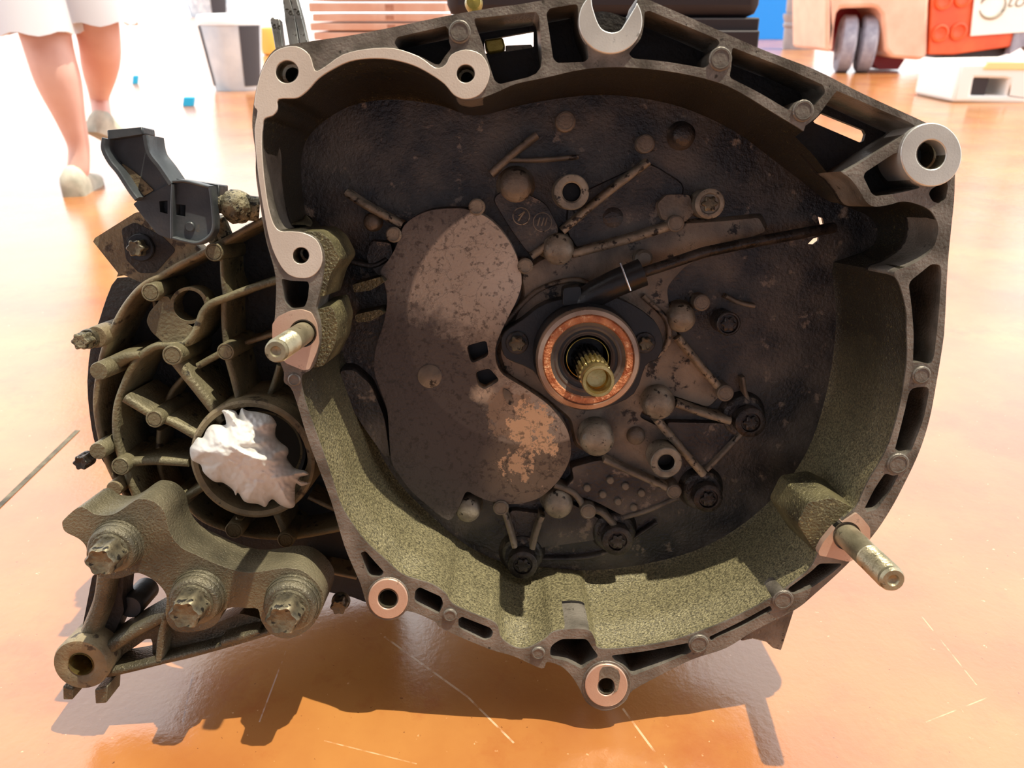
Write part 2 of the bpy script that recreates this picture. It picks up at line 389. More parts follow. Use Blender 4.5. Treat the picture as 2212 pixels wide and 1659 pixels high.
# unseen roof and rear wall, added to block front sky and bounce some fill
def sbox(name, a, b, m):
    bm = bmesh.new(); vs = [bm.verts.new((x, y, z)) for x in (a[0], b[0]) for y in (a[1], b[1]) for z in (a[2], b[2])]
    for f in ((0,1,3,2),(4,6,7,5),(0,4,5,1),(2,3,7,6),(0,2,6,4),(1,5,7,3)): bm.faces.new([vs[i] for i in f])
    o = fin(name, bm, m); o['kind'] = 'structure'; return o
wm_ = mat('added_wall_paint', '#9aa3b4', '#a9b2c2', 2, .8, 0, 0); cm_ = mat('added_ceiling_paint', '#6b645e', '#77706a', 2, .9, 0, 0)
sbox('added_ceiling', (-7, -4.2, 3.2), (7, -.5, 3.35), cm_)
sbox('added_wall_rear', (-7, -4.35, 0), (7, -4.2, 3.35), wm_)

# ------------------------------------------------------------------ GEARBOX
gb = empty('gearbox', 'dirty cast aluminium gearbox with open bell housing lying on the orange floor', 'gearbox')
gb.matrix_world = ROOT

OUTER = [(552,330),(545,275),(548,225),(560,165),(578,125),(600,103),(640,94),(700,85),(771,74),(866,55),(971,33),(1069,16),(1130,8),(1250,-14),(1320,-30),(1390,-8),(1403,0),(1511,47),(1642,105),(1759,150),(1865,203),(1998,264),(2045,290),(2076,336),(2064,370),(2061,432),(2048,564),(2041,697),(2037,740),(2023,826),(2008,905),(1986,975),(1953,1046),(1921,1105),(1884,1159),(1827,1222),(1758,1285),(1716,1318),(1630,1362),(1568,1400),(1494,1425),(1420,1462),(1366,1492),(1350,1516),(1310,1536),(1270,1520),(1253,1490),(1236,1462),(1213,1440),(1182,1430),(1170,1444),(1111,1418),(1054,1401),(955,1358),(938,1342),(879,1320),(838,1340),(800,1322),(779,1262),(766,1232),(743,1176),(716,1085),(690,1015),(665,948),(633,847),(614,826),(613,803),(600,770),(590,740),(592,700),(595,669),(595,595),(575,520),(563,450),(553,380)]
INNER = [(601,215),(600,235),(590,250),(572,258),(568,275),(567,307),(570,362),(574,398),(581,445),(592,482),(605,497),(627,498),(650,500),(681,514),(697,542),(700,568),(696,600),(688,640),(682,668),(690,700),(690,745),(674,795),(652,812),(655,850),(668,893),(690,955),(713,1020),(736,1090),(766,1139),(793,1173),(829,1206),(866,1239),(899,1252),(932,1262),(962,1282),(978,1305),(1028,1328),(1071,1347),(1081,1375),(1098,1391),(1121,1401),(1146,1398),(1177,1381),(1197,1365),(1243,1358),(1273,1363),(1285,1381),(1292,1400),(1330,1402),(1400,1394),(1465,1380),(1547,1351),(1610,1322),(1671,1289),(1720,1253),(1752,1225),(1774,1180),(1800,1145),(1832,1112),(1851,1093),(1874,1042),(1913,975),(1937,905),(1953,826),(1960,768),(1959,709),(1958,670),(1945,618),(1932,594),(1940,583),(1965,574),(1998,554),(2018,531),(2027,498),(2023,475),(2010,455),(1985,442),(1951,435),(1918,443),(1888,446),(1870,434),(1855,409),(1836,385),(1816,370),(1786,332),(1762,307),(1736,283),(1680,249),(1600,200),(1548,177),(1475,159),(1403,149),(1331,145),(1258,150),(1176,168),(1115,181),(1071,200),(1040,211),(1006,216),(981,206),(959,181),(927,159),(891,141),(844,129),(797,127),(753,134),(717,151),(688,170),(668,192),(652,206),(635,213)]
P6 = [(1736,283),(1765,252),(1795,212),(1806,199),(1815,199),(1890,232),(1968,266),(1974,278),(1950,293),(1900,325),(1842,362),(1816,370),(1786,332)]
POCK = [
 [(851,92),(858,80),(963,56),(970,65),(970,90),(975,104),(960,123),(950,139),(940,139),(905,120),(862,108)],
 [(1024,40),(1158,25),(1165,36),(1173,159),(1079,182),(1068,174),(1042,94),(1026,51)],
 [(1180,28),(1188,18),(1249,8),(1249,36),(1255,69),(1269,98),(1272,126),(1262,134),(1204,136),(1195,127),(1188,80)],
 [(1392,26),(1403,23),(1551,85),(1555,94),(1535,116),(1531,141),(1520,147),(1439,133),(1367,126),(1358,116),(1385,83),(1391,54)],
 [(1582,102),(1700,148),(1779,184),(1783,200),(1765,222),(1760,228),(1743,217),(1721,218),(1707,239),(1692,231),(1640,200),(1575,167),(1580,145),(1580,119)],
 [(1945,329),(1932,331),(1869,372),(1865,382),(1882,417),(1892,424),(1932,419),(1965,412),(1991,405),(1968,395),(1950,362)],
 [(2044,389),(2048,402),(2043,430),(2028,440),(2014,435),(2006,419),(2011,409)],
 [(2031,572),(2034,590),(2027,690),(2018,770),(2010,788),(1990,783),(1972,785),(1974,720),(1969,660),(1962,610),(1990,588),(2012,570)],
 [(1966,838),(2009,834),(1996,905),(1968,975),(1953,985),(1932,975),(1950,905)],
 [(1912,1022),(1930,1028),(1942,1024),(1925,1058),(1894,1101),(1872,1106),(1868,1097),(1890,1054)],
 [(1700,1273),(1754,1233),(1770,1217),(1822,1217),(1800,1236),(1754,1270),(1714,1285)],
 [(1531,1376),(1600,1343),(1663,1308),(1669,1318),(1600,1355),(1547,1378),(1537,1386)],
 [(1320,1416),(1400,1406),(1490,1388),(1496,1408),(1424,1438),(1365,1460),(1350,1440),(1328,1428)],
 [(1189,1396),(1212,1380),(1268,1380),(1280,1400),(1294,1418),(1270,1434),(1257,1446),(1243,1438),(1224,1428),(1188,1421)],
 [(990,1337),(998,1332),(1059,1356),(1066,1366),(1060,1379),(1047,1384),(990,1356)],
 [(897,1276),(906,1268),(953,1289),(958,1305),(948,1326),(942,1324),(894,1300)],
 [(779,1194),(789,1190),(830,1236),(822,1246),(797,1246),(785,1216)],
 [(608,601),(625,606),(665,608),(668,616),(665,645),(658,664),(628,668),(614,652)],
]
WIN = [[(1046,92),(1048,86),(1153,67),(1153,100),(1148,103),(1062,114),(1048,116)], [(1775,244),(1866,281),(1870,290),(1866,304),(1858,308),(1760,266),(1757,262)]]
ctr = G(1310, 760, 0)
outer = cat(OUTER, 4); inner = cat(INNER, 4)
HOLES = [(620,155,24,.03),(1006,159,19,.03),(650,552,17,.03),(838,1294,20,.03),(1310,1481,17,.03),(2012,334,31,.03),(654,720,27,.03),(1830,1158,26,.03)]
UBOSS = circ(1319, 45, 69, 48, 71)
USLOT = [(1278,-60),(1278,0),(1283,25),(1292,50),(1303,64),(1322,70),(1340,65),(1352,48),(1366,25),(1377,0),(1380,-60)]
holes = [inner, cat(P6, 3)] + [rnd(p, .35) for p in POCK] + [circ(x, y, r, 32) for x, y, r, _ in HOLES] + [cat(USLOT, 3)]
bm = bmesh.new()
prism(bm, [outer, UBOSS], holes, -.040, 0, shrink=((ctr.x, ctr.y), .975), outer_only=True)
flange = fin('flange_rim', bm, M['flange'], gb, bevel=.0011)
# pocket backing with the two through windows
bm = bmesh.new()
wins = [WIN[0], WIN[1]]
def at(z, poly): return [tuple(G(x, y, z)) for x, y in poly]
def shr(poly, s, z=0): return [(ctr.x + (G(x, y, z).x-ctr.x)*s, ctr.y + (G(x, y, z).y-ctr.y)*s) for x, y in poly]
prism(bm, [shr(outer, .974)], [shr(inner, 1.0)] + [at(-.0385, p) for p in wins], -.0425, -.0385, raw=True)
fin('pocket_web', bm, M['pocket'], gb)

# bell wall: from the rim to the floor of the bell
FLO = [(1800,560),(1806,700),(1785,850),(1738,985),(1650,1095),(1535,1175),(1410,1215),(1280,1232),(1180,1225),(1080,1212),(1000,1172),(930,1112),(868,1050),(822,980),(795,900),(765,820),(740,760),(722,700),(710,620),(690,540),(665,480),(652,400),(655,320),(690,270),(760,228),(850,215),(950,228),(1030,250),(1150,222),(1300,205),(1450,225),(1580,280),(1690,360),(1790,430),(1880,470),(1895,520),(1850,550)]
ZF = -.100
fc = G(1260, 730, ZF)
flo = [G(x, y, ZF) for x, y in cat(FLO, 4)]
def hit(d):
    best = None
    for i in range(len(flo)):
        a, b = flo[i] - fc, flo[(i+1) % len(flo)] - fc; e = b - a
        den = d.x*e.y - d.y*e.x
        if abs(den) < 1e-12: continue
        t = (a.x*e.y - a.y*e.x)/den; s = (a.x*d.y - a.y*d.x)/den
        if t > 0 and -1e-6 <= s <= 1+1e-6 and (best is None or t > best): best = t
    return fc + d*best
innm = [G(x, y, 0) for x, y in inner]
prof = [(0, 0), (.035, .10), (.065, .11), (.12, .25), (.155, .26), (.21, .40), (.29, .54), (.38, .66), (.48, .77), (.58, .86), (.70, .93), (.84, .98), (1, 1)]
bm = bmesh.new(); rings = []
x6a, x6b = G(1730, 285, 0), G(1822, 372, 0)
for s, t in prof:
    ring = []
    for p, (ppx, ppy) in zip(innm, inner):
        q = hit((p - fc).normalized()); z0 = -.0015
        if 1738 < ppx < 1820 and ppy < 380: z0 = -.022
        c = p.lerp(q, s); ring.append(bm.verts.new((c.x, c.y, z0 + (ZF - z0)*t)))
    rings.append(ring)
n_ = len(innm)
for a, b in zip(rings, rings[1:]):
    for i in range(n_):
        j = (i+1) % n_; bm.faces.new((a[i], a[j], b[j], b[i]))
wall = fin('bell_wall', bm, M['wall'], gb, smooth=42)
# dried dust plus painted sunlight on the lower wall, oil higher up and in the gutter
def sunlit_dust(m, y0):
    nt = m.node_tree; n = nt.nodes; l = nt.links; b = n['Principled BSDF']; base = b.inputs['Base Color'].links[0].from_socket
    tc = n.new('ShaderNodeTexCoord'); sx = n.new('ShaderNodeSeparateXYZ'); l.new(tc.outputs['Object'], sx.inputs[0])
    nz = n.new('ShaderNodeTexNoise'); nz.inputs['Scale'].default_value = 14; nz.inputs['Detail'].default_value = 7; l.new(tc.outputs['Object'], nz.inputs['Vector'])
    ad = n.new('ShaderNodeMath'); ad.operation = 'MULTIPLY_ADD'; l.new(nz.outputs[0], ad.inputs[0]); ad.inputs[1].default_value = .10; l.new(sx.outputs[1], ad.inputs[2])
    mr = n.new('ShaderNodeMapRange'); l.new(ad.outputs[0], mr.inputs[0]); mr.inputs[1].default_value = y0 + .05 + .05; mr.inputs[2].default_value = y0 - .03 + .05
    n2 = n.new('ShaderNodeTexNoise'); n2.inputs['Scale'].default_value = 620; n2.inputs['Detail'].default_value = 4; l.new(tc.outputs['Object'], n2.inputs['Vector'])
    cr = n.new('ShaderNodeValToRGB'); l.new(n2.outputs[0], cr.inputs[0]); cr.color_ramp.elements[0].position = .35; cr.color_ramp.elements[1].position = .68
    cr.color_ramp.elements[0].color = lin('#4d4938'); cr.color_ramp.elements[1].color = lin('#9c9472')
    mx = n.new('ShaderNodeMix'); mx.data_type = 'RGBA'; l.new(mr.outputs[0], mx.inputs[0]); l.new(base, mx.inputs[6]); l.new(cr.outputs[0], mx.inputs[7]); l.new(mx.outputs[2], b.inputs['Base Color'])
sunlit_dust(M['wall'], -.03)
# small cast steps on the wall and the ledge rings of the right side
gaps = [at(ZF, [(1767,468),(1777,471),(1781,489),(1775,494),(1770,482)]), at(ZF, [(1745,527),(1757,515),(1769,512),(1768,520),(1758,528)])]
bm = bmesh.new(); prism(bm, [[tuple(p) for p in [hit((p-fc).normalized()) + (p-fc).normalized()*.008 for p in innm]]], gaps, ZF - .003, ZF, raw=True)
fin('bell_floor', bm, M['floorcast'], gb)
# outer shell: the cast wall seen from outside
bm = bmesh.new(); rings = []
for s, t in [(.0, .0)] + prof[5:]:
    ring = []
    for p in innm:
        d = (p - fc).normalized(); q = hit(d); c = p.lerp(q, s) + d*.0065
        ring.append(bm.verts.new((c.x, c.y, -.0395 if s == 0 else min(-.0395, ZF*t) - .002)))
    rings.append(ring)
for a, b in zip(rings, rings[1:]):
    for i in range(n_):
        j = (i+1) % n_; bm.faces.new((a[i], b[i], b[j], a[j]))
fin('outer_shell', bm, M['case'], gb, smooth=50)
# gear housing behind the bell
bm = bmesh.new(); prism(bm, [[tuple(G(x, y, -.104)) for x, y in cat([(800,500),(1000,380),(1250,330),(1480,380),(1620,520),(1700,760),(1640,960),(1500,1100),(1300,1165),(1080,1160),(900,1080),(780,940),(740,700)], 5)]], [], -.27, -.104, shrink=(tuple(G(1230,740,-.104)), .82), raw=True)
fin('gear_housing', bm, M['case'], gb, bevel=.006)

# machined faces: the left rim, round bosses
LEFTF = [(556,240),(549,226),(560,168),(578,128),(602,106),(640,100),(668,118),(680,152),(700,145),(740,118),(790,106),(850,104),(905,122),(940,146),(962,140),(975,118),(1006,107),(1040,118),(1057,150),(1053,180),(1035,205),(1006,214),(981,205),(960,181),(927,158),(891,140),(844,128),(797,126),(753,133),(717,150),(688,169),(668,191),(652,205),(637,212),(601,214),(599,235),(589,249),(571,256),(567,275),(565,307),(568,362),(572,398),(579,445),(590,483),(605,499),(627,500),(655,503),(682,517),(695,545),(693,575),(675,596),(650,601),(622,592),(601,565),(583,520),(569,450),(558,380),(553,330),(550,280)]
bm = bmesh.new()
prism(bm, [cat(LEFTF, 3)], [circ(620,155,25,32), circ(1006,159,20,32), circ(650,552,18,32)], -.001, .0012)
fin('machined_rim_face', bm, M['mach'], gb, bevel=.0004, label='smooth pale machined face along the upper left rim')
def machined(poly, hx, hy, hr, m, z1=.002, hd=.03, hm=M['bore'], lab=None, name='machined_boss', z0=-.03, rr=.25):
    bm = bmesh.new(); prism(bm, [rnd(poly, rr) if len(poly) < 20 else poly], [circ(hx, hy, hr, 36)], z0, z1)
    o = fin(name, bm, m, gb, bevel=.0007, label=lab)
    bm = bmesh.new(); c = G(hx, hy, z1); r = R(hx, hy, z1, hr)
    lathe(bm, c, [(r*1.001, z1 - .0008), (r, z1 - .012), (r*.90, z1 - .013), (r*.90, z1 - hd)], 36)
    fin('bore', bm, hm, o)
    bm = bmesh.new(); lathe(bm, c, [(r*.91, z1 - hd + .001), (.0001, z1 - hd)], 36); fin('bore_shade_cap', bm, M['hole'], o)
    return o
machined(circ(2012, 334, 66, 56, 69), 2012, 334, 32, M['machwhite'], z1=.004, lab='bright round machined boss at the right corner')
machined(circ(838, 1294, 43, 44), 838, 1294, 22, M['machpink'], hm=M['bore'])
machined(circ(1310, 1481, 46, 48), 1310, 1484, 19, M['machpink'], hm=M['bore'])
for (x, y, r, hz) in ((620,155,25,.022),(1006,159,20,.03),(650,552,18,.03)):
    bm = bmesh.new(); c = G(x, y, .0012); q = R(x, y, .0012, r)
    lathe(bm, c, [(q*1.02, .0010), (q*.94, -.003), (q*.93, -hz*.6), (q*.68, -hz*.62), (q*.66, -hz-.014)], 36)
    bo = fin('bore', bm, M['bore'], gb)
    bm = bmesh.new(); lathe(bm, c, [(q*.67, -hz-.013), (.0001, -hz-.014)], 36); fin('bore_shade_cap', bm, M['hole'], bo)
o = machined([(588,700),(600,684),(625,672),(650,668),(672,675),(684,700),(689,740),(684,760),(668,798),(655,800),(618,785),(600,765),(588,735)], 654, 720, 30, M['machpink'], lab='kite shaped machined pad around the left stud')
machined([(1768,1192),(1778,1172),(1806,1138),(1850,1108),(1862,1118),(1880,1140),(1880,1165),(1868,1182),(1838,1215),(1800,1206),(1770,1200)], 1830, 1158, 31, M['machpink'], lab='hexagonal machined pad around the right stud')
# slot beside the bottom boss hole
bm = bmesh.new(); prism(bm, [rnd([(1293,1482),(1296,1450),(1302,1441),(1322,1440),(1336,1449),(1340,1462),(1335,1492),(1322,1500),(1300,1500)], .3)], [circ(1310,1484,20,32)], .0016, .0024)
fin('slot_mark', bm, M['web'], gb)
# raised collar rims behind the pink bosses
for x, y, r in ((838,1294,47),(1310,1481,53)):
    bm = bmesh.new(); prism(bm, [circ(x, y, r, 44)], [circ(x, y, r-10, 44)], -.030, .0006, shrink=(tuple(G(x, y, 0)), .8)); fin('boss_collar', bm, M['flange'], gb, bevel=.0006)
# U shaped boss at the top
bm = bmesh.new(); prism(bm, [UBOSS], [cat(USLOT, 3)], -.004, .003); fin('u_boss_face', bm, M['machwhite'], gb, bevel=.0006, label='bright U shaped machined boss at the top edge')
bm = bmesh.new(); q = cat(USLOT[1:-1], 4, False)
q2 = [G(x, y, .001) for x, y in q]; rr = [[bm.verts.new((p.x, p.y, z)) for p in q2] for z in (.001, -.045)]
for i in range(len(q2)-1): bm.faces.new((rr[0][i], rr[0][i+1], rr[1][i+1], rr[1][i]))
bm.faces.new(rr[1]); fin('u_slot_bore', bm, M['hole'], gb)

# ejector pin discs on the rim
for x, y, r in ((993,68,24),(1557,127,25),(1736,239,23),(1992,811,20),(1941,1003,24),(1692,1297,23),(1510,1392,22),(972,1330,15),(1163,1412,15),(635,821,14)):
    disc('pin_mark', x, y, -.02, .0016, r, M['flange'], gb, ring=True)

# studs
def stud(px, py, L, r):
    bm = bmesh.new(); c = G(px, py, 0); rm = R(px, py, 0, r)
    p = [(rm, -.03), (rm, L*.52), (rm*.94, L*.53)]
    k = 16
    for i in range(k):
        z = L*.54 + (L*.40)*i/k; p += [(rm*.99, z), (rm*.89, z + L*.40/k*.5)]
    p += [(rm*.93, L*.95), (rm*.93, L*.97), (rm*.80, L), (rm*.45, L), (rm*.35, L - .0015), (.0001, L - .002)]
    lathe(bm, c, p, 36)
    return fin('stud', bm, M['stud'], gb, smooth=24)
stud(656, 719, .068, 24); stud(1828, 1156, .070, 26)
for x, y in ((656, 719), (1828, 1156)):
    bm = bmesh.new(); c = G(x, y, .001); r = R(x, y, .001, 30); lathe(bm, c, [(r, .0004), (r, -.02), (r*.6, -.02)], 32); fin('stud_bore', bm, M['hole'], gb)

# brass fitting in the window, bolt head on the top edge
bm = bmesh.new(); prism(bm, [[(1046,86),(1086,80),(1092,100),(1088,110),(1054,116),(1048,104)]], [], -.046, -.034); fin('brass_fitting', bm, M['brass'], gb, bevel=.0015)
bm = bmesh.new(); prism(bm, [[(1092,98),(1148,96),(1152,103),(1092,112)]], [], -.047, -.038); fin('window_sill_web', bm, M['rib'], gb, bevel=.0006)
bm = bmesh.new(); lathe(bm, G(1023, 4, -.03), [(.0001,-.045),(.004,-.045),(.0055,-.040),(.0060,-.034),(.0045,-.029),(.0001,-.028)], 24); prism(bm, [[(1017,0),(1029,0),(1033,30),(1019,30)]], [], -.038, -.033); fin('top_screw', bm, M['brass'], gb)

# sculpted blocks of the wall next to the studs and boss
bm = bmesh.new(); prism(bm, [rnd([(1745,1085),(1800,1075),(1850,1100),(1806,1140),(1776,1176),(1766,1200),(1722,1130)], .15)], [], -.055, -.004, shrink=(tuple(G(1790,1130,0)), 1.15)); fin('stud_pad_block', bm, M['web2'], gb, bevel=.003)
bm = bmesh.new(); prism(bm, [rnd([(683,668),(718,662),(730,700),(724,745),(700,790),(676,795),(690,745),(688,700)], .2)], [], -.06, -.006, shrink=(tuple(G(705,730,0)), 1.1)); fin('stud_pad_block', bm, M['web2'], gb, bevel=.003)
bm = bmesh.new(); prism(bm, [rnd([(650,500),(690,500),(715,520),(735,560),(715,590),(700,640),(688,640),(697,575),(690,530)], .25)], [], -.06, -.004, shrink=(tuple(G(705,560,0)), 1.1)); fin('boss_flank_block', bm, M['web2'], gb, bevel=.003)

# lug under the right side
bm = bmesh.new(); prism(bm, [[(1716,1318),(1688,1405),(1669,1400),(1656,1388),(1626,1381),(1600,1386),(1630,1350),(1690,1310)]], [], -.034, -.012); fin('foot_lug', bm, M['web'], gb, bevel=.0012)

# ---- cover plate inside the bell
ZC = -.082
COVER = [(873,487),(900,466),(936,453),(982,450),(1012,453),(1051,469),(1084,499),(1108,536),(1121,569),(1127,611),(1117,647),(1102,677),(1083,716),(1073,741),(1070,762),(1073,786),(1088,810),(1132,837),(1177,868),(1204,896),(1224,926),(1233,958),(1231,991),(1215,1026),(1193,1053),(1166,1075),(1134,1086),(1104,1089),(1060,1083),(1030,1072),(1009,1062),(998,1080),(988,1102),(968,1124),(925,1093),(890,1062),(862,1026),(845,994),(840,931),(836,885),(822,845),(808,800),(812,750),(828,700),(836,650),(830,611),(822,585),(838,563),(852,540),(862,515)]
SQ = [[(1007,747),(1051,735),(1056,768),(1018,786)], [(1027,804),(1057,795),(1080,822),(1047,841),(1033,834)]]
bm = bmesh.new(); prism(bm, [cat(COVER, 3)], [rnd(s, .25) for s in SQ], ZF - .001, ZC, shrink=(tuple(G(1020,770,ZC)), 1.012))
xs = [v.co for v in bm.verts]; off = [(min(p[i] for p in xs)+max(p[i] for p in xs))/2 for i in range(3)]
def gp(x, y): return G(x, y, ZC)
def gr(r): return R(1020, 770, ZC, r)
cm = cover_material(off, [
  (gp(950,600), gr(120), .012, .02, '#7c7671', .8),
  (gp(1150,703), gr(270), .0012, .0, '#c4b8aa', .85),  # patch of light painted into the plate colour, crisp upper left edge
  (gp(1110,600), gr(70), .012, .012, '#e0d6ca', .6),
  (gp(845,905), gr(250), .012, .055, '#4a4443', .93),  # darker tone that ends the painted light lower down
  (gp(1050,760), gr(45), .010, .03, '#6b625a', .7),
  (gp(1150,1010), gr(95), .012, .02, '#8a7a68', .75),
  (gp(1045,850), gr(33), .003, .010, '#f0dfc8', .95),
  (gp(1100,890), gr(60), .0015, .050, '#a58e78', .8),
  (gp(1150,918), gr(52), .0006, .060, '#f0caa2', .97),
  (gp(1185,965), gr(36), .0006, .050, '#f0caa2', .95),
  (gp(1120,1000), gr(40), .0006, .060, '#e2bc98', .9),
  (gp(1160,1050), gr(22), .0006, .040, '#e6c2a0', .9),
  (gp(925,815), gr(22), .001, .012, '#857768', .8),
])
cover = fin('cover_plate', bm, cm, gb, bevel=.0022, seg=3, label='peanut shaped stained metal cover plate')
# round embossed pad + pins at its edge
bm = bmesh.new(); lathe(bm, G(928,813,ZC+.001), [(R(928,813,ZC,26), ZC-.002), (R(928,813,ZC,26), ZC+.0006), (R(928,813,ZC,24), ZC+.001), (.0001, ZC+.001)], 36); fin('round_pad', bm, M['web'], cover)
bm = bmesh.new(); prism(bm, [rnd([(1086,838),(1102,845),(1110,872),(1100,876),(1088,858)], .4)], [], ZC-.001, ZC+.0012); fin('cast_nib', bm, M['web'], cover, bevel=.0006)
for x, y, r in ((1030,447,18),(1135,575,17),(850,507,17),(1082,1098,17)):
    disc('pin_mark', x, y, ZF, ZC + .002, r, M['rib'] if y < 1000 else M['web'], cover, ring=True)
for s in SQ:
    bm = bmesh.new(); prism(bm, [s], [], ZF - .004, ZF + .001); fin('slot_bottom', bm, M['hole'], gb)

# ---- raised webs of the bell floor
def web(poly, z1, m='web', b=.002, sh=1.04, name='cast_web'):
    bm = bmesh.new(); x = sum(p[0] for p in poly)/len(poly); y = sum(p[1] for p in poly)/len(poly)
    prism(bm, [rnd(poly, .25)], [], ZF - .001, z1, shrink=(tuple(G(x, y, z1)), sh)); return fin(name, bm, M[m], gb, bevel=b)
web([(1128,592),(1175,558),(1250,545),(1462,484),(1560,478),(1640,470),(1655,500),(1540,545),(1480,575),(1440,620),(1450,700),(1500,780),(1560,850),(1530,880),(1440,850),(1400,870),(1380,900),(1440,930),(1480,990),(1440,1040),(1300,990),(1245,960),(1235,905),(1170,850),(1095,805),(1080,760),(1110,700),(1135,640)], -.094)
web([(1065,430),(1100,400),(1180,440),(1210,500),(1165,545),(1140,545),(1100,490)], -.091, 'floorcast')
web([(1235,1010),(1300,992),(1442,1052),(1452,1082),(1352,1118),(1290,1085),(1215,1060),(1240,1035)], -.086, 'floorcast', .0015)
web([(1440,912),(1572,915),(1600,935),(1530,1015),(1505,1020),(1450,950)], -.092, 'floorcast', .0015)
web([(1230,430),(1400,350),(1480,400),(1455,480),(1250,540),(1225,500)], -.096, 'floorcast', .0015)
web([(1420,440),(1440,420),(1490,420),(1500,460),(1480,480),(1430,475)], -.088, 'web', .003)
web([(1098,1100),(1170,1110),(1205,1075),(1260,1100),(1310,1130),(1300,1165),(1160,1185),(1108,1180)], -.093, 'floorcast', .0015)
web([(760,615),(822,598),(832,608),(800,628),(765,632)], -.070, 'web2', .003, 1.1)
web([(765,680),(820,668),(832,676),(800,694),(770,697)], -.074, 'web2', .003, 1.1)
web([(845,525),(850,560),(820,600),(790,560),(800,520)], -.088, 'floorcast', .004, 1.1)
web([(765,800),(800,830),(830,900),(842,985),(830,985),(790,930),(745,860),(735,800)], -.086, 'floorcast', .004, 1.1)
for pts, wd, z1, m in [
  ([(745,415),(790,445),(868,487)],14,-.084,'rib'), ([(1216,500),(1300,428),(1403,349)],14,-.080,'rib'),
  ([(1238,549),(1350,520),(1455,487)],17,-.083,'rib'), ([(1148,555),(1180,532)],14,-.083,'rib'),
  ([(1466,730),(1510,785),(1562,846)],15,-.084,'rib'), ([(1462,874),(1520,895),(1580,912)],14,-.082,'rib'),
  ([(1420,908),(1470,968),(1522,1028)],15,-.082,'rib'), ([(1305,995),(1370,1025),(1445,1058)],12,-.082,'web'),
  ([(1608,935),(1570,975),(1528,1018)],8,-.086,'web'), ([(1198,1050),(1240,1068),(1262,1098)],12,-.083,'web'),
  ([(1272,1105),(1300,1110),(1330,1140)],12,-.083,'web'), ([(1348,1120),(1400,1105),(1462,1078)],9,-.083,'web'),
  ([(1090,1110),(1102,1150),(1112,1185)],11,-.080,'web'), ([(1172,1118),(1160,1150),(1150,1188)],11,-.080,'web'),
  ([(1060,375),(1110,330),(1160,290)],14,-.086,'web'), ([(1090,345),(1160,345),(1250,338)],8,-.088,'web'),
  ([(740,560),(800,575),(835,560)],10,-.086,'floorcast'), ([(1500,560),(1600,530),(1640,520)],10,-.09,'web'),
  ([(1570,640),(1600,655),(1632,662)],8,-.09,'web'), ([(1090,700),(1160,630),(1240,605),(1290,622)],9,-.088,'web'),
  ([(1390,640),(1440,690),(1445,740),(1420,770)],10,-.088,'web'), ([(1606,815),(1612,850),(1620,870)],8,-.09,'web'),
  ([(1170,1210),(1300,1200),(1420,1130)],8,-.094,'floorcast')]:
    bm = bmesh.new(); rib(bm, pts, wd, ZF - .001, z1); fin('cast_rib', bm, M[m], gb, smooth=50)
for x, y, r, z1, m in ((1208,540,34,-.078,'dome'),(1476,690,31,-.082,'dome'),(1427,876,36,-.078,'dome'),(1292,955,38,-.070,'dome'),(1010,1108,27,-.080,'dome'),(1207,1096,32,-.078,'dome'),(1115,400,36,-.08,'web'),(1480,290,26,-.085,'floorcast'),(1376,945,20,-.088,'web'),(1325,470,30,-.094,'floorcast'),(900,1200,10,-.088,'web'),(802,480,18,-.09,'web')):
    bm = bmesh.new(); c = G(x, y, z1); q = R(x, y, z1, r); k = [(q*1.25, ZF - .001), (q*1.05, ZF + .004)]
    for i in range(7): t = i/6*PI/2; k.append((max(.0001, q*math.cos(t)), z1 - q*.55 + q*.55*math.sin(t)))
    lathe(bm, c, k, 32); fin('dome_boss', bm, M[m], gb, smooth=60)
for x, y, r, h, z1 in ((1235,415,38,20,-.068),(1440,1000,34,18,-.070)):
    o = disc('hollow_boss', x, y, ZF, z1, r, M['dome'], gb, hole=h, depth=.014)
    bm = bmesh.new(); c = G(x, y, z1); q = R(x, y, z1, h); lathe(bm, c, [(q*.99, z1 - .0015), (q*.97, z1 - .012), (.0001, z1 - .012)], 32)
    fin('bore', bm, M['hole'], o)
# the hollow boss profile closes at depth .001, so its bore is a dark recess below
for x, y, r, wr, m in ((1520,440,15,31,1),(1607,900,14,32,0),(1518,1060,14,30,0),(1327,1150,14,32,0),(1128,1200,14,31,0),(1560,692,14,25,0)):
    torx(x, y, ZF, -.078, r, wr, gb, M['dome'] if m else M['oilbolt'], M['oilbolt'] if not m else M['bolt'], male=False)
    if not m and wr > 26:
        bm = bmesh.new(); c = G(x, y, -.092); q = R(x, y, -.092, wr + 12); lathe(bm, c, [(q*1.2, ZF - .001), (q, -.090), (.0001, -.090)], 36); fin('bolt_boss', bm, M['floorcast'], gb, bevel=.002)
for x, y, r, z1 in ((1461,483,18,-.080),(1517,654,18,-.084),(1568,850,18,-.080),(1271,1106,17,-.078),(1457,1063,16,-.080),(1222,262,22,-.09),(1395,310,20,-.09)):
    disc('pin_mark', x, y, ZF, z1, r, M['web'], gb, ring=True)
for x, y in ((1269,1056),(1319,1039),(1352,1052),(1303,1070),(1336,1085),(1387,1067),(1370,1098)):
    disc('small_pin', x, y, -.090, -.083, 8, M['web'], gb, seg=16)
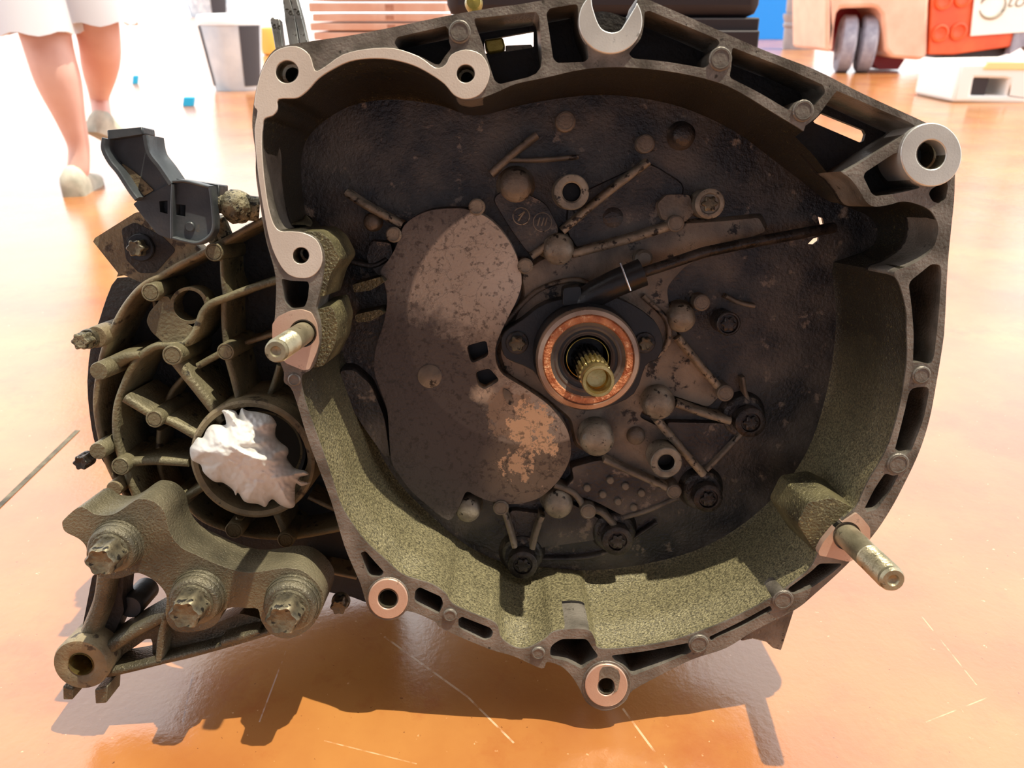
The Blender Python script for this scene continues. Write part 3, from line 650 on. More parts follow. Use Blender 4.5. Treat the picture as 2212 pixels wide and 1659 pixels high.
# embossed circle with a 1, and the second worn mark
bm = bmesh.new(); c = G(1126,467,-.090); q = R(1126,467,-.090,19); lathe(bm, c, [(q, -.0915), (q, -.0905), (q*.9, -.0903), (q*.86, -.0915)], 32)
rib(bm, [(1119,477),(1133,457)], 4, -.0915, -.0902); rib(bm, [(1120,466),(1133,457)], 3, -.0915, -.0903)
fin('embossed_mark', bm, M['rib'], gb)
bm = bmesh.new(); c = G(1172,480,-.090); q = R(1172,480,-.090,21); lathe(bm, c, [(q, -.0915), (q, -.0907), (q*.92, -.0906), (q*.88, -.0915)], 32)
for dx in (-7, 2, 9): rib(bm, [(1168+dx,488),(1173+dx,470)], 3, -.0915, -.0904)
fin('embossed_mark', bm, M['web'], gb)

# ---- release bearing, sleeve and input shaft
rb = None
bm = bmesh.new(); zc = -.075
ear = [(1262,640),(1330,642),(1400,680),(1425,712),(1432,745),(1420,775),(1395,790),(1370,850),(1310,880),(1250,885),(1190,850),(1150,800),(1095,775),(1083,745),(1090,718),(1130,690),(1180,655)]
prism(bm, [cat(ear, 3)], [], ZF, zc); 
rb = fin('release_bearing', bm, M['black'], gb, bevel=.0015, label='round release bearing with orange greased ring and black plastic carrier')
axc = G(1271, 778, -.045)
def rg(px): return R(1271, 778, -.045, px)
bm = bmesh.new(); lathe(bm, axc, [(rg(117), zc - .01), (rg(117), -.062), (rg(108), -.058), (rg(104), -.049), (rg(60), -.049)], 64); fin('carrier_body', bm, M['black'], rb)
bm = bmesh.new(); prism(bm, [rnd([(1217,622),(1255,618),(1258,655),(1215,662)], .2)], [], -.085, -.066); fin('clip_tab', bm, M['black'], rb, bevel=.001)
bm = bmesh.new(); lathe(bm, axc, [(rg(110), -.056), (rg(113), -.053), (rg(113), -.047), (rg(109), -.0445), (rg(100), -.044), (rg(98), -.0455)], 72); fin('outer_race', bm, M['race'], rb)
bm = bmesh.new(); lathe(bm, axc, [(rg(99), -.0458), (rg(96), -.0448), (rg(84), -.0448), (rg(81), -.0465)], 72); fin('greased_ring', bm, M['grease'], rb, label='ring coated in orange grease')
bm = bmesh.new(); lathe(bm, axc, [(rg(82), -.0462), (rg(80), -.0465), (rg(74), -.0475), (rg(70), -.0470), (rg(66), -.0475), (rg(64), -.0505), (rg(56), -.0510), (rg(52), -.0500), (rg(50), -.054), (rg(50), -.075)], 72); fin('rubber_seal', bm, M['rubber'], rb)
bm = bmesh.new(); lathe(bm, axc, [(rg(48), -.075), (rg(48), -.0525), (rg(46), -.0515), (rg(44), -.0525), (rg(43), -.085), (.0001, -.085)], 56); fin('sleeve', bm, M['oilsteel'], rb)
bm = bmesh.new(); lathe(bm, axc, [(rg(46), -.0520), (rg(46.5), -.0508), (rg(45), -.0505), (rg(44.5), -.052)], 56); fin('sleeve_lip', bm, M['brass'], rb)
for x, y, r in ((1117,741,16),(1393,741,14)):
    torx(x, y, zc, -.068, r, r + 9, rb, M['oilbolt'], M['bolt'], wh=.002)
zt = .008
sc = G(1293, 824, zt)
def rs(px): return R(1293, 824, zt, px)
bm = bmesh.new(); nt_ = 20
def spl(rr, z, a):
    if rr < rs(30): return rr
    t = (a*nt_/(2*PI)) % 1
    return rr*(1.0 if .18 < t < .62 else (.86 if t > .76 or t < .04 else .93))
lathe(bm, sc, [(rs(37), -.085), (rs(37), -.016), (rs(36), -.0125), (rs(26), -.0105)], nt_*10, fn=spl)
shaft = fin('input_shaft', bm, M['oilsteel'], gb, smooth=25, label='oily splined input shaft with bright brassy tip')
bm = bmesh.new(); lathe(bm, sc, [(rs(37), -.034), (rs(37.3), -.017), (rs(36), -.012), (rs(26), -.0105)], nt_*10, fn=spl); fin('spline_teeth', bm, M['shaft'], shaft, smooth=25)
bm = bmesh.new(); lathe(bm, sc, [(rs(33), -.014), (rs(34), -.009), (rs(36), zt - .004), (rs(35), zt - .0005), (rs(34), zt), (rs(28), zt), (rs(25.5), zt - .002), (rs(25), zt - .012), (rs(22), zt - .013), (.0001, zt - .013)], 56); fin('shaft_tip', bm, M['shaft'], shaft)

# hydraulic pipe and elbow
bm = bmesh.new(); sweep(bm, [G3(1255,655,-.075), G3(1290,632,-.070), G3(1330,612,-.068), G3(1388,588,-.068)], [.010,.0105,.0105,.0108], 20); el = fin('pipe_elbow', bm, M['black'], gb)
bm = bmesh.new(); sweep(bm, [G3(1340,568,-.0565), G3(1350,595,-.0555), G3(1362,628,-.0565)], .0008, 8); fin('wire_clip', bm, M['steel'], el)
bm = bmesh.new(); sweep(bm, [G3(*p) for p in ((1385,590,-.070),(1440,572,-.072),(1520,545,-.075),(1600,528,-.078),(1700,510,-.080),(1765,498,-.084),(1800,492,-.09))], .0042, 16); fin('hydraulic_pipe', bm, M['oilbolt'], gb)
bm = bmesh.new(); lathe(bm, G(1392,560,-.08), [(.007,-.095),(.007,-.082),(.005,-.080),(.0001,-.080)], 24); fin('bleed_nipple', bm, M['web'], gb)

# ------------------------------------------------------------------ differential / gear case on the left
ZB, ZR = -.105, -.062
BODY = [(640,455),(563,470),(500,505),(440,540),(380,570),(340,592),(300,600),(253,600),(231,640),(213,695),(196,745),(188,825),(193,894),(202,948),(215,985),(231,1010),(246,1040),(282,1090),(330,1130),(400,1170),(480,1200),(560,1225),(640,1260),(760,1290),(850,1290),(850,1000),(800,600)]
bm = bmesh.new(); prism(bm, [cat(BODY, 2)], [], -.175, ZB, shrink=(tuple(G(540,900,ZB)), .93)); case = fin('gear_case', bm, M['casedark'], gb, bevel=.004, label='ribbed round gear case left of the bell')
RA = [(566,476),(500,512),(440,545),(383,574),(345,597),(307,618),(275,653),(249,696),(224,753),(213,800),(206,850),(206,890),(215,944),(232,1005),(262,1060),(300,1105)]
RB = [(600,606),(528,628),(492,642),(455,656),(437,674),(428,697),(417,722),(396,744),(365,748),(333,750),(304,768),(282,796),(264,836),(251,875),(247,912),(249,948),(257,984),(271,1020),(287,1065),(303,1092)]
for pts, wd, z1, z0, m in [(RA,13,ZR,ZB-.03,'edge'),(RB,15,ZR+.006,ZB-.001,'case'),
  ([(365,770),(420,838),(478,912)],22,-.050,ZB,'case'),([(487,762),(502,815),(516,872)],15,-.055,ZB,'case'),([(487,755),(483,700),(482,650)],13,-.062,ZB,'case'),([(478,560),(480,600),(490,642)],[8,10,22],-.060,ZB,'case'),
  ([(266,862),(330,900),(370,915),(420,942)],[20,18,18,22],-.052,ZB,'case'),([(262,1003),(330,998),(405,1002)],17,-.055,ZB,'case'),
  ([(375,1090),(410,1070),(445,1048)],16,-.055,ZB,'case'),([(602,790),(590,830),(575,868)],11,-.065,ZB,'case'),([(487,758),(455,775),(425,792)],13,-.058,ZB,'case'),
  ([(398,812),(370,845),(352,885)],10,-.078,ZB,'edge'),([(342,930),(340,990),(352,1040),(378,1085)],10,-.078,ZB,'edge'),
  ([(590,722),(560,732),(528,742)],10,-.075,ZB,'edge'),([(400,1090),(440,1125),(500,1148),(560,1160),(640,1160),(750,1140)],14,-.070,ZB,'case'),
  ([(617,1165),(608,1140),(596,1112)],16,-.065,ZB,'case'),([(505,1145),(515,1120)],14,-.065,ZB,'case'),([(665,1075),(700,1092),(750,1115)],10,-.078,ZB,'edge'),
  ([(640,1220),(700,1235),(770,1250)],8,-.080,ZB,'edge'),([(355,755),(340,705),(330,640)],8,-.08,ZB,'edge'),([(235,790),(262,775),(300,768)],[30,26,14],-.055,ZB-.02,'case')]:
    bm = bmesh.new(); rib(bm, pts, wd, z0, z1); fin('cast_rib', bm, M[m], case, smooth=50)
for x, y, r, z1 in ((462,545,20,-.055),(325,632,20,-.05),(372,768,22,-.046),(487,760,19,-.05),(333,906,19,-.046),(260,1008,20,-.05),(375,1092,19,-.045),(505,1146,19,-.06),(617,1167,18,-.06)):
    bm = bmesh.new(); c = G(x, y, z1); q = R(x, y, z1, r); lathe(bm, c, [(q*1.15, ZB), (q*1.02, z1 - .004), (q, z1 - .0006), (q*.93, z1), (q*.82, z1), (q*.80, z1 - .0005), (q*.74, z1 - .0005), (q*.72, z1), (.0001, z1)], 36); fin('pin_boss', bm, M['case'], case)
# outer cylinders that carry the case screws
for x, y, r, z1, z0, m in ((213,802,20,-.040,-.09,'case'),(211,975,19,-.045,-.09,'case'),(246,1056,17,-.05,-.09,'edge'),(207,728,24,-.055,-.1,'edge')):
    bm = bmesh.new(); c = G(x, y, z1); q = R(x, y, z1, r); lathe(bm, c, [(q*1.1, z0), (q, z1 - .001), (q*.93, z1), (.0001, z1)], 32); fin('screw_boss', bm, M[m], case)
torx(188, 733, -.055, -.040, 17, 22, case, M['bolt'], M['dirt'], wh=.004, label='dirty star headed case bolt')
torx(187, 992, -.065, -.052, 15, 17, case, M['oilbolt'], M['oilbolt'], wh=.003)
torx(735, 1302, -.030, -.018, 16, 20, case, M['bolt'], M['bolt'], wh=.004)
# lifting eye and its arm
bm = bmesh.new(); prism(bm, [circ(408,660,42,44,40), rnd([(342,652),(322,675),(316,695),(326,716),(350,738),(365,752),(415,748),(430,715),(405,700),(385,690),(372,665),(365,640),(345,640)], .35)], [circ(408,660,33,40,33)], -.075, -.058)
fin('lifting_eye', bm, M['case'], case, bevel=.003, seg=3)
# bore ring
bc = G(545, 994, -.045)
def rc(px): return R(545, 994, -.045, px)
bm = bmesh.new(); lathe(bm, bc, [(rc(139), ZB), (rc(136), -.050), (rc(134), -.046), (rc(128), -.045), (rc(119), -.046), (rc(117), -.052), (rc(116), -.066), (rc(106), -.067), (rc(104), -.075), (rc(92), -.076), (rc(90), -.072), (rc(84), -.073), (rc(82), -.095), (.0001, -.095)], 72)
fin('shaft_bore_ring', bm, M['casering'] if 'casering' in M else M['edge'], case, smooth=40)
bm = bmesh.new(); lathe(bm, bc, [(rc(105), -.0745), (rc(98), -.070), (rc(90), -.0715), (rc(87), -.08), (rc(60), -.082), (.0001, -.083)], 64); fin('shaft_seal', bm, M['black'], case)

# ------------------------------------------------------------------ mount bracket bottom left
BR = [(134,1131),(140,1120),(167,1097),(185,1098),(203,1110),(235,1113),(261,1102),(286,1084),(304,1077),(333,1084),(355,1106),(366,1149),(391,1182),(423,1198),(442,1207),(478,1222),(525,1236),(568,1234),(615,1227),(651,1232),(680,1254),(698,1283),(695,1316),(680,1345),(658,1366),(622,1380),(586,1370),(564,1341),(557,1316),(532,1314),(507,1312),(483,1319),(470,1345),(441,1361),(391,1366),(366,1352),(357,1326),(360,1298),(356,1279),(333,1254),(300,1238),(282,1242),(254,1250),(221,1247),(196,1232),(187,1204),(186,1182),(170,1164),(141,1149)]
bm = bmesh.new(); prism(bm, [cat(BR, 3)], [], -.034, .004, shrink=(tuple(G(420,1240,.004)), 1.0))
mb = fin('mounting_bracket', bm, M['bracket'], gb, bevel=.009, seg=5, smooth=60, label='three bolt cast mounting bracket with round bushing')
for (bx, by, br_), (hx, hy, hr) in (((252,1178,57),(225,1212,34)),((428,1288,60),(402,1325,35)),((632,1300,62),(606,1336,36))):
    bm = bmesh.new(); c = G(bx, by, .006); q = R(bx, by, .006, br_)
    lathe(bm, c, [(q*1.02, -.012), (q, .0045), (q*.975, .006), (q*.96, .0055), (q*.95, .0095), (q*.93, .0100), (q*.92, .0094), (q*.90, .0138), (q*.82, .0160), (q*.72, .0162), (q*.70, .0185), (q*.62, .019), (.0001, .019)], 48)
    wo = fin('bolt', bm, M['bracket'], mb, smooth=50)
    bm = bmesh.new(); q2 = R(hx, hy, .034, hr)
    c2 = G(hx, hy, .034)*.35 + c*.65
    lathe(bm, c2, [(q2*1.05, .018), (q2*.98, .024), (q2*.95, .0325), (q2*.82, .0345), (q2*.6, .0338), (.0001, .0332)], 60, fn=star(q2, .10)); fin('star_head', bm, M['bolt'], wo, smooth=35)
# lower arms
bm = bmesh.new(); prism(bm, [rnd([(225,1392),(262,1362),(311,1334),(358,1305),(370,1345),(440,1360),(470,1345),(520,1325),(560,1335),(590,1366),(550,1382),(478,1403),(405,1423),(333,1439),(275,1452),(238,1462),(222,1440)], .15)], [rnd([(250,1424),(295,1395),(314,1381),(326,1380),(329,1388),(329,1414),(320,1420),(252,1432)], .3)], -.030, -.012); fin('arm_web', bm, M['bracket'], mb, bevel=.002)
bm = bmesh.new(); prism(bm, [rnd([(200,1240),(268,1240),(264,1290),(268,1320),(235,1395),(200,1405),(172,1385)], .15)], [], -.032, -.014); fin('arm_web', bm, M['casedark'], mb, bevel=.002)
bm = bmesh.new(); lathe(bm, G(280,1312,-.02), [(R(280,1312,-.02,27), -.05), (R(280,1312,-.02,27), -.022), (R(280,1312,-.02,24), -.020), (.0001, -.020)], 32); fin('rear_boss', bm, M['lever'], mb)
for pts, wd, z1 in (([(222,1240),(214,1300),(196,1350),(178,1392)],[34,34,34,36],-.002),([(228,1408),(290,1368),(365,1328)],[26,26,30],.0),([(342,1432),(346,1380),(356,1330)],[18,16,16],.0),([(228,1458),(300,1443),(400,1418),(500,1392),(586,1366)],[22,16,14,14,14],.0),([(478,1392),(520,1380),(560,1366)],[16,18,8],.002)):
    bm = bmesh.new(); rib(bm, pts, wd, -.025, z1, top=.9); fin('arm_rib', bm, M['bracket'], mb, smooth=55)
bm = bmesh.new(); c = G(173,1437,.008); q = R(173,1437,.008,60)
lathe(bm, c, [(q, -.030), (q, .0055), (q*.95, .0075), (q*.60, .008), (q*.45, .0065), (q*.44, -.025), (.0001, -.025)], 56); fin('bushing', bm, M['busface'] if 'busface' in M else M['edge'], mb, smooth=35, label='round bronze coloured bushing eye')
bm = bmesh.new(); lathe(bm, c, [(q*.443, .0060), (q*.435, .0075), (q*.415, .0060), (q*.41, -.02)], 48); fin('bushing_sleeve', bm, M['shaft'], mb)
for poly in ([(135,1482),(157,1490),(157,1512),(136,1512)], [(204,1490),(232,1482),(230,1519),(206,1521)]):
    bm = bmesh.new(); prism(bm, [poly], [], -.018, .004); fin('foot_prong', bm, M['bracket'], mb, bevel=.001)

# ------------------------------------------------------------------ shift lever group upper left
bm = bmesh.new(); prism(bm, [rnd([(201,522),(205,514),(293,459),(330,455),(380,500),(420,525),(440,545),(345,600),(311,613),(262,592),(252,598),(255,590)], .1)], [], -.085, -.070); tp = fin('corner_plate', bm, M['edge'], gb, bevel=.0015)
bm = bmesh.new(); prism(bm, [rnd([(262,495),(290,480),(350,510),(380,540),(335,590),(300,590),(272,560),(268,530)], .2)], [], -.072, -.0695); fin('recess_web', bm, M['casedark'], tp)
torx(302, 535, -.070, -.058, 17, 30, tp, M['black'], M['bolt'], wh=.003)
lev = None
bm = bmesh.new(); prism(bm, [rnd([(231,300),(309,288),(321,317),(321,334),(345,362),(368,395),(335,418),(305,432),(262,348),(238,342)], .15)], [], -.066, -.058); lev = fin('shift_lever', bm, M['lever'], gb, bevel=.001, label='dark painted shift selector lever with boxed clip')
bm = bmesh.new(); prism(bm, [[(230,281),(308,274),(310,290),(232,302)]], [], -.070, -.050); fin('lever_cap', bm, M['lever'], lev, bevel=.001)
for pts in ([(224,298),(222,322),(236,350),(254,372),(280,412),(294,430)], [(312,292),(320,330),(342,360),(368,398)]):
    bm = bmesh.new(); rib(bm, pts, 12, -.072, -.046, top=1); fin('lever_flange', bm, M['lever'], lev)
bm = bmesh.new(); prism(bm, [rnd([(262,352),(292,372),(332,411),(306,426),(288,400)], .15)], [], -.0585, -.0565); fin('lever_web', bm, M['edge'], lev)
bm = bmesh.new(); prism(bm, [rnd([(288,441),(296,434),(362,399),(370,400),(370,516),(341,507),(311,471)], .2)], [[(344,435),(362,433),(362,462),(346,458)]], -.062, -.056); fin('clip_plate', bm, M['lever'], lev, bevel=.001)
bm = bmesh.new(); prism(bm, [rnd([(369,400),(377,388),(450,402),(458,402),(460,500),(428,525),(401,522),(369,513)], .2)], [[(379,441),(401,443),(400,468),(380,464)]], -.058, -.050); cp = fin('clip_plate', bm, M['lever'], lev, bevel=.001)
bm = bmesh.new(); rib(bm, [(372,398),(370,450),(370,515)], 7, -.055, -.045); rib(bm, [(452,402),(458,450),(458,500),(430,524),(400,522),(370,514)], 7, -.055, -.045); rib(bm, [(372,392),(400,392),(452,405)], 6, -.055, -.045); fin('clip_flange', bm, M['lever'], lev)
bm = bmesh.new(); prism(bm, [[(375,385),(474,399),(474,425),(458,452),(454,402)]], [], -.075, -.056); fin('clip_side', bm, M['lever'], lev, bevel=.001)
disc('rivet', 409, 490, -.052, -.0485, 11, M['lever'], lev, seg=24)
bm = bmesh.new(); bc2 = G(513,447,-.06); q = R(513,447,-.06,36)
k = [(.0001, -.06 - q)] + [(q*math.sin(t*PI/12)*(1+.0), -.06 - q*math.cos(t*PI/12)) for t in range(1, 12)] + [(.0001, -.06 + q)]
lathe(bm, bc2, k, 32)
for v in bm.verts: v.co += Vector((noise.noise(v.co*180), noise.noise(v.co*180+Vector((9,0,0))), noise.noise(v.co*180+Vector((0,9,0)))))*.0018
sweep(bm, [G3(470,440,-.06), G3(500,444,-.06)], .0065, 14); sweep(bm, [G3(520,447,-.062), G3(560,452,-.066)], .009, 14)
fin('dirty_ball_joint', bm, M['dirt'], gb, smooth=70)
for pts in ([G3(470,470,-.07),G3(490,520,-.075)], [G3(440,480,-.075),G3(470,520,-.075)]):
    bm = bmesh.new(); sweep(bm, pts, .006, 12); fin('spacer_tube', bm, M['dirt'], gb)
bm = bmesh.new(); prism(bm, [rnd([(325,425),(440,425),(440,490),(325,490)], .2)], [], -.068, -.064); fin('added_clip_back', bm, M['lever'], lev)  # backing plate added so the clip holes stay dark
# thin metal prongs above the top left corner
for poly in ([(583,42),(588,36),(597,40),(606,125),(598,128),(590,80)], [(597,40),(603,40),(614,125),(606,128)], [(608,-20),(620,-20),(638,40),(650,125),(630,125),(615,40)], [(622,-20),(636,-20),(650,30),(670,120),(654,125),(640,50)]):
    bm = bmesh.new(); prism(bm, [poly], [], -.036, -.028); fin('metal_prong', bm, M['steeldirty'], gb, bevel=.0006)

# ------------------------------------------------------------------ crumpled white plastic stuffed in the bore
W_ = [(479,888),(487,884),(508,888),(515,897),(522,882),(534,887),(557,890),(584,898),(597,915),(595,927),(596,943),(607,956),(621,967),(623,979),(620,990),(634,1009),(646,1014),(659,1017),(667,1025),(648,1031),(650,1038),(670,1043),(651,1050),(639,1045),(637,1072),(637,1092),(625,1098),(604,1090),(590,1079),(582,1083),(573,1095),(557,1089),(529,1084),(515,1065),(509,1070),(502,1057),(482,1043),(462,1040),(440,1021),(433,1004),(414,993),(410,970),(418,957),(427,945),(438,945),(447,927),(460,917),(485,918),(488,910),(483,894)]
wp = cat(W_, 5); bm = bmesh.new()
wl_ = [G(x, y, -.03) for x, y in wp]; wt = [tuple(p) for p in wl_]
def fold(p):
    q = Vector((p.x, p.y, 0))*15; wv = Vector((noise.noise(q + Vector((3, 1, 4))), noise.noise(q + Vector((9, 2, 6))), 0))
    s_ = 0
    for f_, am in ((.8, 1.0), (1.9, .42), (3.9, .14)):
        v_ = noise.noise(q*f_*1.2 + wv*1.5 + Vector((f_*7, 0, 2))); s_ += am*(1 - 2.6*abs(v_))
    return s_
xs_ = [p[0] for p in wt]; ys_ = [p[1] for p in wt]; st_ = .00085; pts_ = list(wl_); nb_ = len(wl_)
y_ = min(ys_)
def edist(p): return min((p - q).length for q in wl_)
while y_ < max(ys_):
    x_ = min(xs_)
    while x_ < max(xs_):
        p = Vector((x_ + random.uniform(-.2, .2)*st_, y_ + random.uniform(-.2, .2)*st_))
        if inside((p.x, p.y), wt) and edist(p) > st_*.7: pts_.append(p)
        x_ += st_
    y_ += st_
r_ = delaunay_2d_cdt(pts_, [(i, (i+1) % nb_) for i in range(nb_)], [], 0, 1e-7)
def wz(p):
    d = edist(p); t = min(1, d/.022); dome = math.sqrt(1 - (1-t)**2)
    return -.044 + .020*dome + .0095*fold(p)*(.15 + .85*t) + .0012*noise.noise(Vector((p.x*300, p.y*300, 1)))
vv = []
for p in r_[0]:
    z = wz(p); c = CL.xy + (p - CL.xy)*((z - CL.z)/(-.03 - CL.z)); vv.append(bm.verts.new((c.x, c.y, z)))
for f in r_[2]:
    c = (r_[0][f[0]] + r_[0][f[1]] + r_[0][f[2]])/3
    if inside((c.x, c.y), wt): bm.faces.new([vv[i] for i in f])
for v in [v for v in bm.verts if not v.link_faces]: bm.verts.remove(v)
bmesh.ops.recalc_face_normals(bm, faces=bm.faces)
bmesh.ops.solidify(bm, geom=bm.faces[:], thickness=.0006)
for v in bm.verts: v.co = ROOT @ v.co
o = fin('plastic_wad', bm, M['film'], None, smooth=70)
tag(o, 'crumpled white plastic stuffed into the round bore of the gearbox', 'plastic')

# ------------------------------------------------------------------ BACKGROUND
def BG(px, py, Y):                                        # point at world depth Y
    r = ray(px, py); return CAM + r*(Y/r.y)
def FL(px, py): r = ray(px, py); return CAM + r*(-H/r.z)
def slab(name, pts, Y0, Y1, m, parent=None, bevel=0, holes=(), label=None):
    """px polygon standing at depth Y0 with real thickness to Y1"""
    bm = bmesh.new(); P = [BG(x, y, Y0) for x, y in pts]; Hh = [[BG(x, y, Y0) for x, y in h] for h in holes]
    prism(bm, [[(p.x, p.z) for p in P]], [[(p.x, p.z) for p in h] for h in Hh], -Y1, -Y0, raw=True)
    for v in bm.verts: v.co = Vector((v.co.x, -v.co.z, v.co.y))
    return fin(name, bm, m, parent, bevel=bevel, label=label)
def box(bm, a, b):
    vs = [bm.verts.new((x, y, z)) for x in (a[0], b[0]) for y in (a[1], b[1]) for z in (a[2], b[2])]
    for f in ((0,1,3,2),(4,6,7,5),(0,4,5,1),(2,3,7,6),(0,2,6,4),(1,5,7,3)): bm.faces.new([vs[i] for i in f])
def ebox(name, a, b, m, parent=None, bevel=.004, label=None):
    bm = bmesh.new(); box(bm, a, b); return fin(name, bm, m, parent, bevel=bevel, label=label)
def sm(name, c, rough=.5, **k): return mat(name, c, c, 10, rough, k.pop('metal', 0), k.pop('bump', 0), **k)
skin = mat('skin', '#e0b0a4', '#f0cabf', 6, .5, 0, 0); shorts = sm('shorts_cloth', '#dcdee6', .8); shirt = sm('shirt_cloth', '#c8ccd6', .8); shoem = mat('shoe', '#a3a394', '#cfcdbd', 20, .7, 0, 0)

# person: a bare legged figure in pale shorts
PY = 2.42
def skinmesh(name, chain, edges, m, parent=None, sub=2):
    me = bpy.data.meshes.new(name); me.from_pydata([c[0] for c in chain], edges, []); o = link(name, me, m, parent)
    md = o.modifiers.new('skin', 'SKIN'); md.use_smooth_shade = True
    sv = me.skin_vertices[0].data
    for i, c in enumerate(chain):
        r = c[1]; sv[i].radius = (r, r) if not isinstance(r, tuple) else r
    sv[0].use_root = True
    s = o.modifiers.new('sub', 'SUBSURF'); s.levels = sub; s.render_levels = sub
    return o
pe = empty('person', 'bare legged person in pale shorts walking on the bright floor behind the gearbox', 'person', (0, 0, 0))
hipx = BG(150, 60, PY + .12).x
A = Vector
k1, an1, fo1 = BG(108,118,PY-.02), BG(172,318,PY), BG(176,392,PY)
k2, an2, fo2 = BG(218,100,PY+.10), BG(214,212,PY+.28), BG(225,275,PY+.20)
pel = A((hipx, PY + .12, .80))
chain = [(pel, (.14, .10)), (pel + A((-.075, 0, -.06)), .088), (A((k1.x, k1.y, k1.z)).lerp(pel + A((-.075, 0, -.06)), .5), .085), (k1, .066), (k1.lerp(an1, .28), .069), (k1.lerp(an1, .62), .046), (an1, .031), (A((fo1.x, fo1.y - .02, .035)), .034),
  (pel + A((.075, 0, -.06)), .088), (k2.lerp(pel + A((.075, 0, -.06)), .5), .080), (k2, .060), (k2.lerp(an2, .35), .060), (k2.lerp(an2, .7), .042), (an2, .030), (fo2, .03),
  (pel + A((0, 0, .2)), (.13, .09)), (pel + A((0, 0, .42)), (.16, .10)), (pel + A((0, 0, .52)), (.06, .06)), (pel + A((0, 0, .58)), .05), (pel + A((0, -.01, .68)), (.078, .09)), (pel + A((0, 0, .78)), .06),
  (pel + A((-.19, 0, .45)), .05), (pel + A((-.23, .03, .2)), .038), (pel + A((-.24, -.05, .0)), .028), (pel + A((-.24, -.08, -.08)), .03),
  (pel + A((.19, 0, .45)), .05), (pel + A((.23, -.03, .2)), .038), (pel + A((.24, .06, .0)), .028), (pel + A((.24, .09, -.08)), .03)]
edges = [(0,1),(1,2),(2,3),(3,4),(4,5),(5,6),(6,7),(0,8),(8,9),(9,10),(10,11),(11,12),(12,13),(13,14),(0,15),(15,16),(16,17),(17,18),(18,19),(19,20),(16,21),(21,22),(22,23),(23,24),(16,25),(25,26),(26,27),(27,28)]
skinmesh('body', chain, edges, skin, pe)
def shortleg(bm, top, bot, r0, r1):
    rings = []
    for t in (0, .3, .6, .9, 1.0, 1.0, .85):
        i = len(rings); c = top.lerp(bot, t); r = r0 + (r1-r0)*t
        if i == 5: r *= .90
        if i == 6: r *= .88
        rings.append([bm.verts.new(c + A((r*math.cos(2*PI*k/28)*(1+.05*math.sin(3*k)), r*math.sin(2*PI*k/28), .006*math.sin(k*1.3)))) for k in range(28)])
    for a, b in zip(rings, rings[1:]):
        for k in range(28): bm.faces.new((a[k], a[(k+1) % 28], b[(k+1) % 28], b[k]))
    bm.faces.new(rings[0])
h1 = BG(88, 72, PY); h2 = BG(212, 34, PY + .08); h2 = A((h2.x, h2.y, h2.z - .012))
bm = bmesh.new(); shortleg(bm, pel + A((-.06, 0, .06)), A((h1.x - .0, PY + .0, k1.z + .055)), .12, .112); shortleg(bm, pel + A((.06, 0, .06)), A((h2.x, PY + .08, k2.z + .06)), .12, .103)
lathe(bm, pel + A((0, 0, -.0)), [(.13, -.05), (.15, .0), (.135, .12), (.13, .16)], 32, ax=Matrix(((1.15, 0, 0), (0, .85, 0), (0, 0, 1)))); fin('shorts', bm, shorts, pe, smooth=60)
bm = bmesh.new(); lathe(bm, pel, [(.15, .10), (.145, .2), (.165, .36), (.17, .42), (.12, .49), (.07, .53), (.065, .53)], 32, ax=Matrix(((1.15, 0, 0), (0, .78, 0), (0, 0, 1))))
for s in (-1, 1): sweep(bm, [pel + A((s*.13, 0, .45)), pel + A((s*.20, 0, .42)), pel + A((s*.225, .01, .27))], [.07, .066, .06], 16)
fin('shirt', bm, shirt, pe, smooth=60)
def shoe(c, yaw, pitch):
    bm = bmesh.new(); prof_ = [(-.055,.026,.045),(-.045,.032,.075),(-.01,.033,.085),(.04,.036,.060),(.09,.042,.045),(.13,.040,.036),(.155,.024,.022)]
    rings = []
    for y, w_, h_ in prof_:
        ring = []
        for k in range(14):
            a = 2*PI*k/14; x = w_*math.cos(a); z = h_*math.sin(a)*.5 + h_*.5
            if math.sin(a) < -.2: z = 0; x = w_*1.05*(1 if x > 0 else -1)*abs(math.cos(a))**.4
            ring.append(bm.verts.new((x, y, z)))
        rings.append(ring)
    for a, b in zip(rings, rings[1:]):
        for k in range(14): bm.faces.new((a[k], a[(k+1) % 14], b[(k+1) % 14], b[k]))
    bm.faces.new(rings[0]); bm.faces.new(rings[-1])
    mt = Matrix.Translation(c) @ Matrix.Rotation(yaw, 4, 'Z') @ Matrix.Rotation(pitch, 4, 'X')
    bmesh.ops.transform(bm, matrix=mt, verts=bm.verts)
    return fin('shoe', bm, shoem, pe, smooth=70)
shoe(A((fo1.x, fo1.y - .03, .0)), .2, 0)
s2 = BG(222, 285, PY + .20); shoe(A((s2.x, s2.y, s2.z - .02)), -.3, -.5)

# black board behind the gearbox
blk = sm('black_board', '#2c262b', .6)
bm = bmesh.new(); zt_ = 1.35
L0, L1 = BG(1180, 40, 1.5), BG(1642, 40, 1.5); wl = BG(965, 40, 1.5).x; zb = BG(1000, 38, 1.5).z
cabE = empty('black_cabinet', 'matt black cabinet with an overhanging upper box standing behind the gearbox', 'cabinet', (0, 0, 0))
ebox('lower_body', (L0.x, 1.5, 0), (L1.x, 1.95, zb), blk, cabE, .003)
ebox('upper_box', (wl, 1.5, zb), (L1.x, 1.95, zt_), blk, cabE, .02)
ebox('door_panel', (L0.x + .02, 1.49, .04), (L1.x - .0, 1.5, zb - .02), blk, cabE, .003)

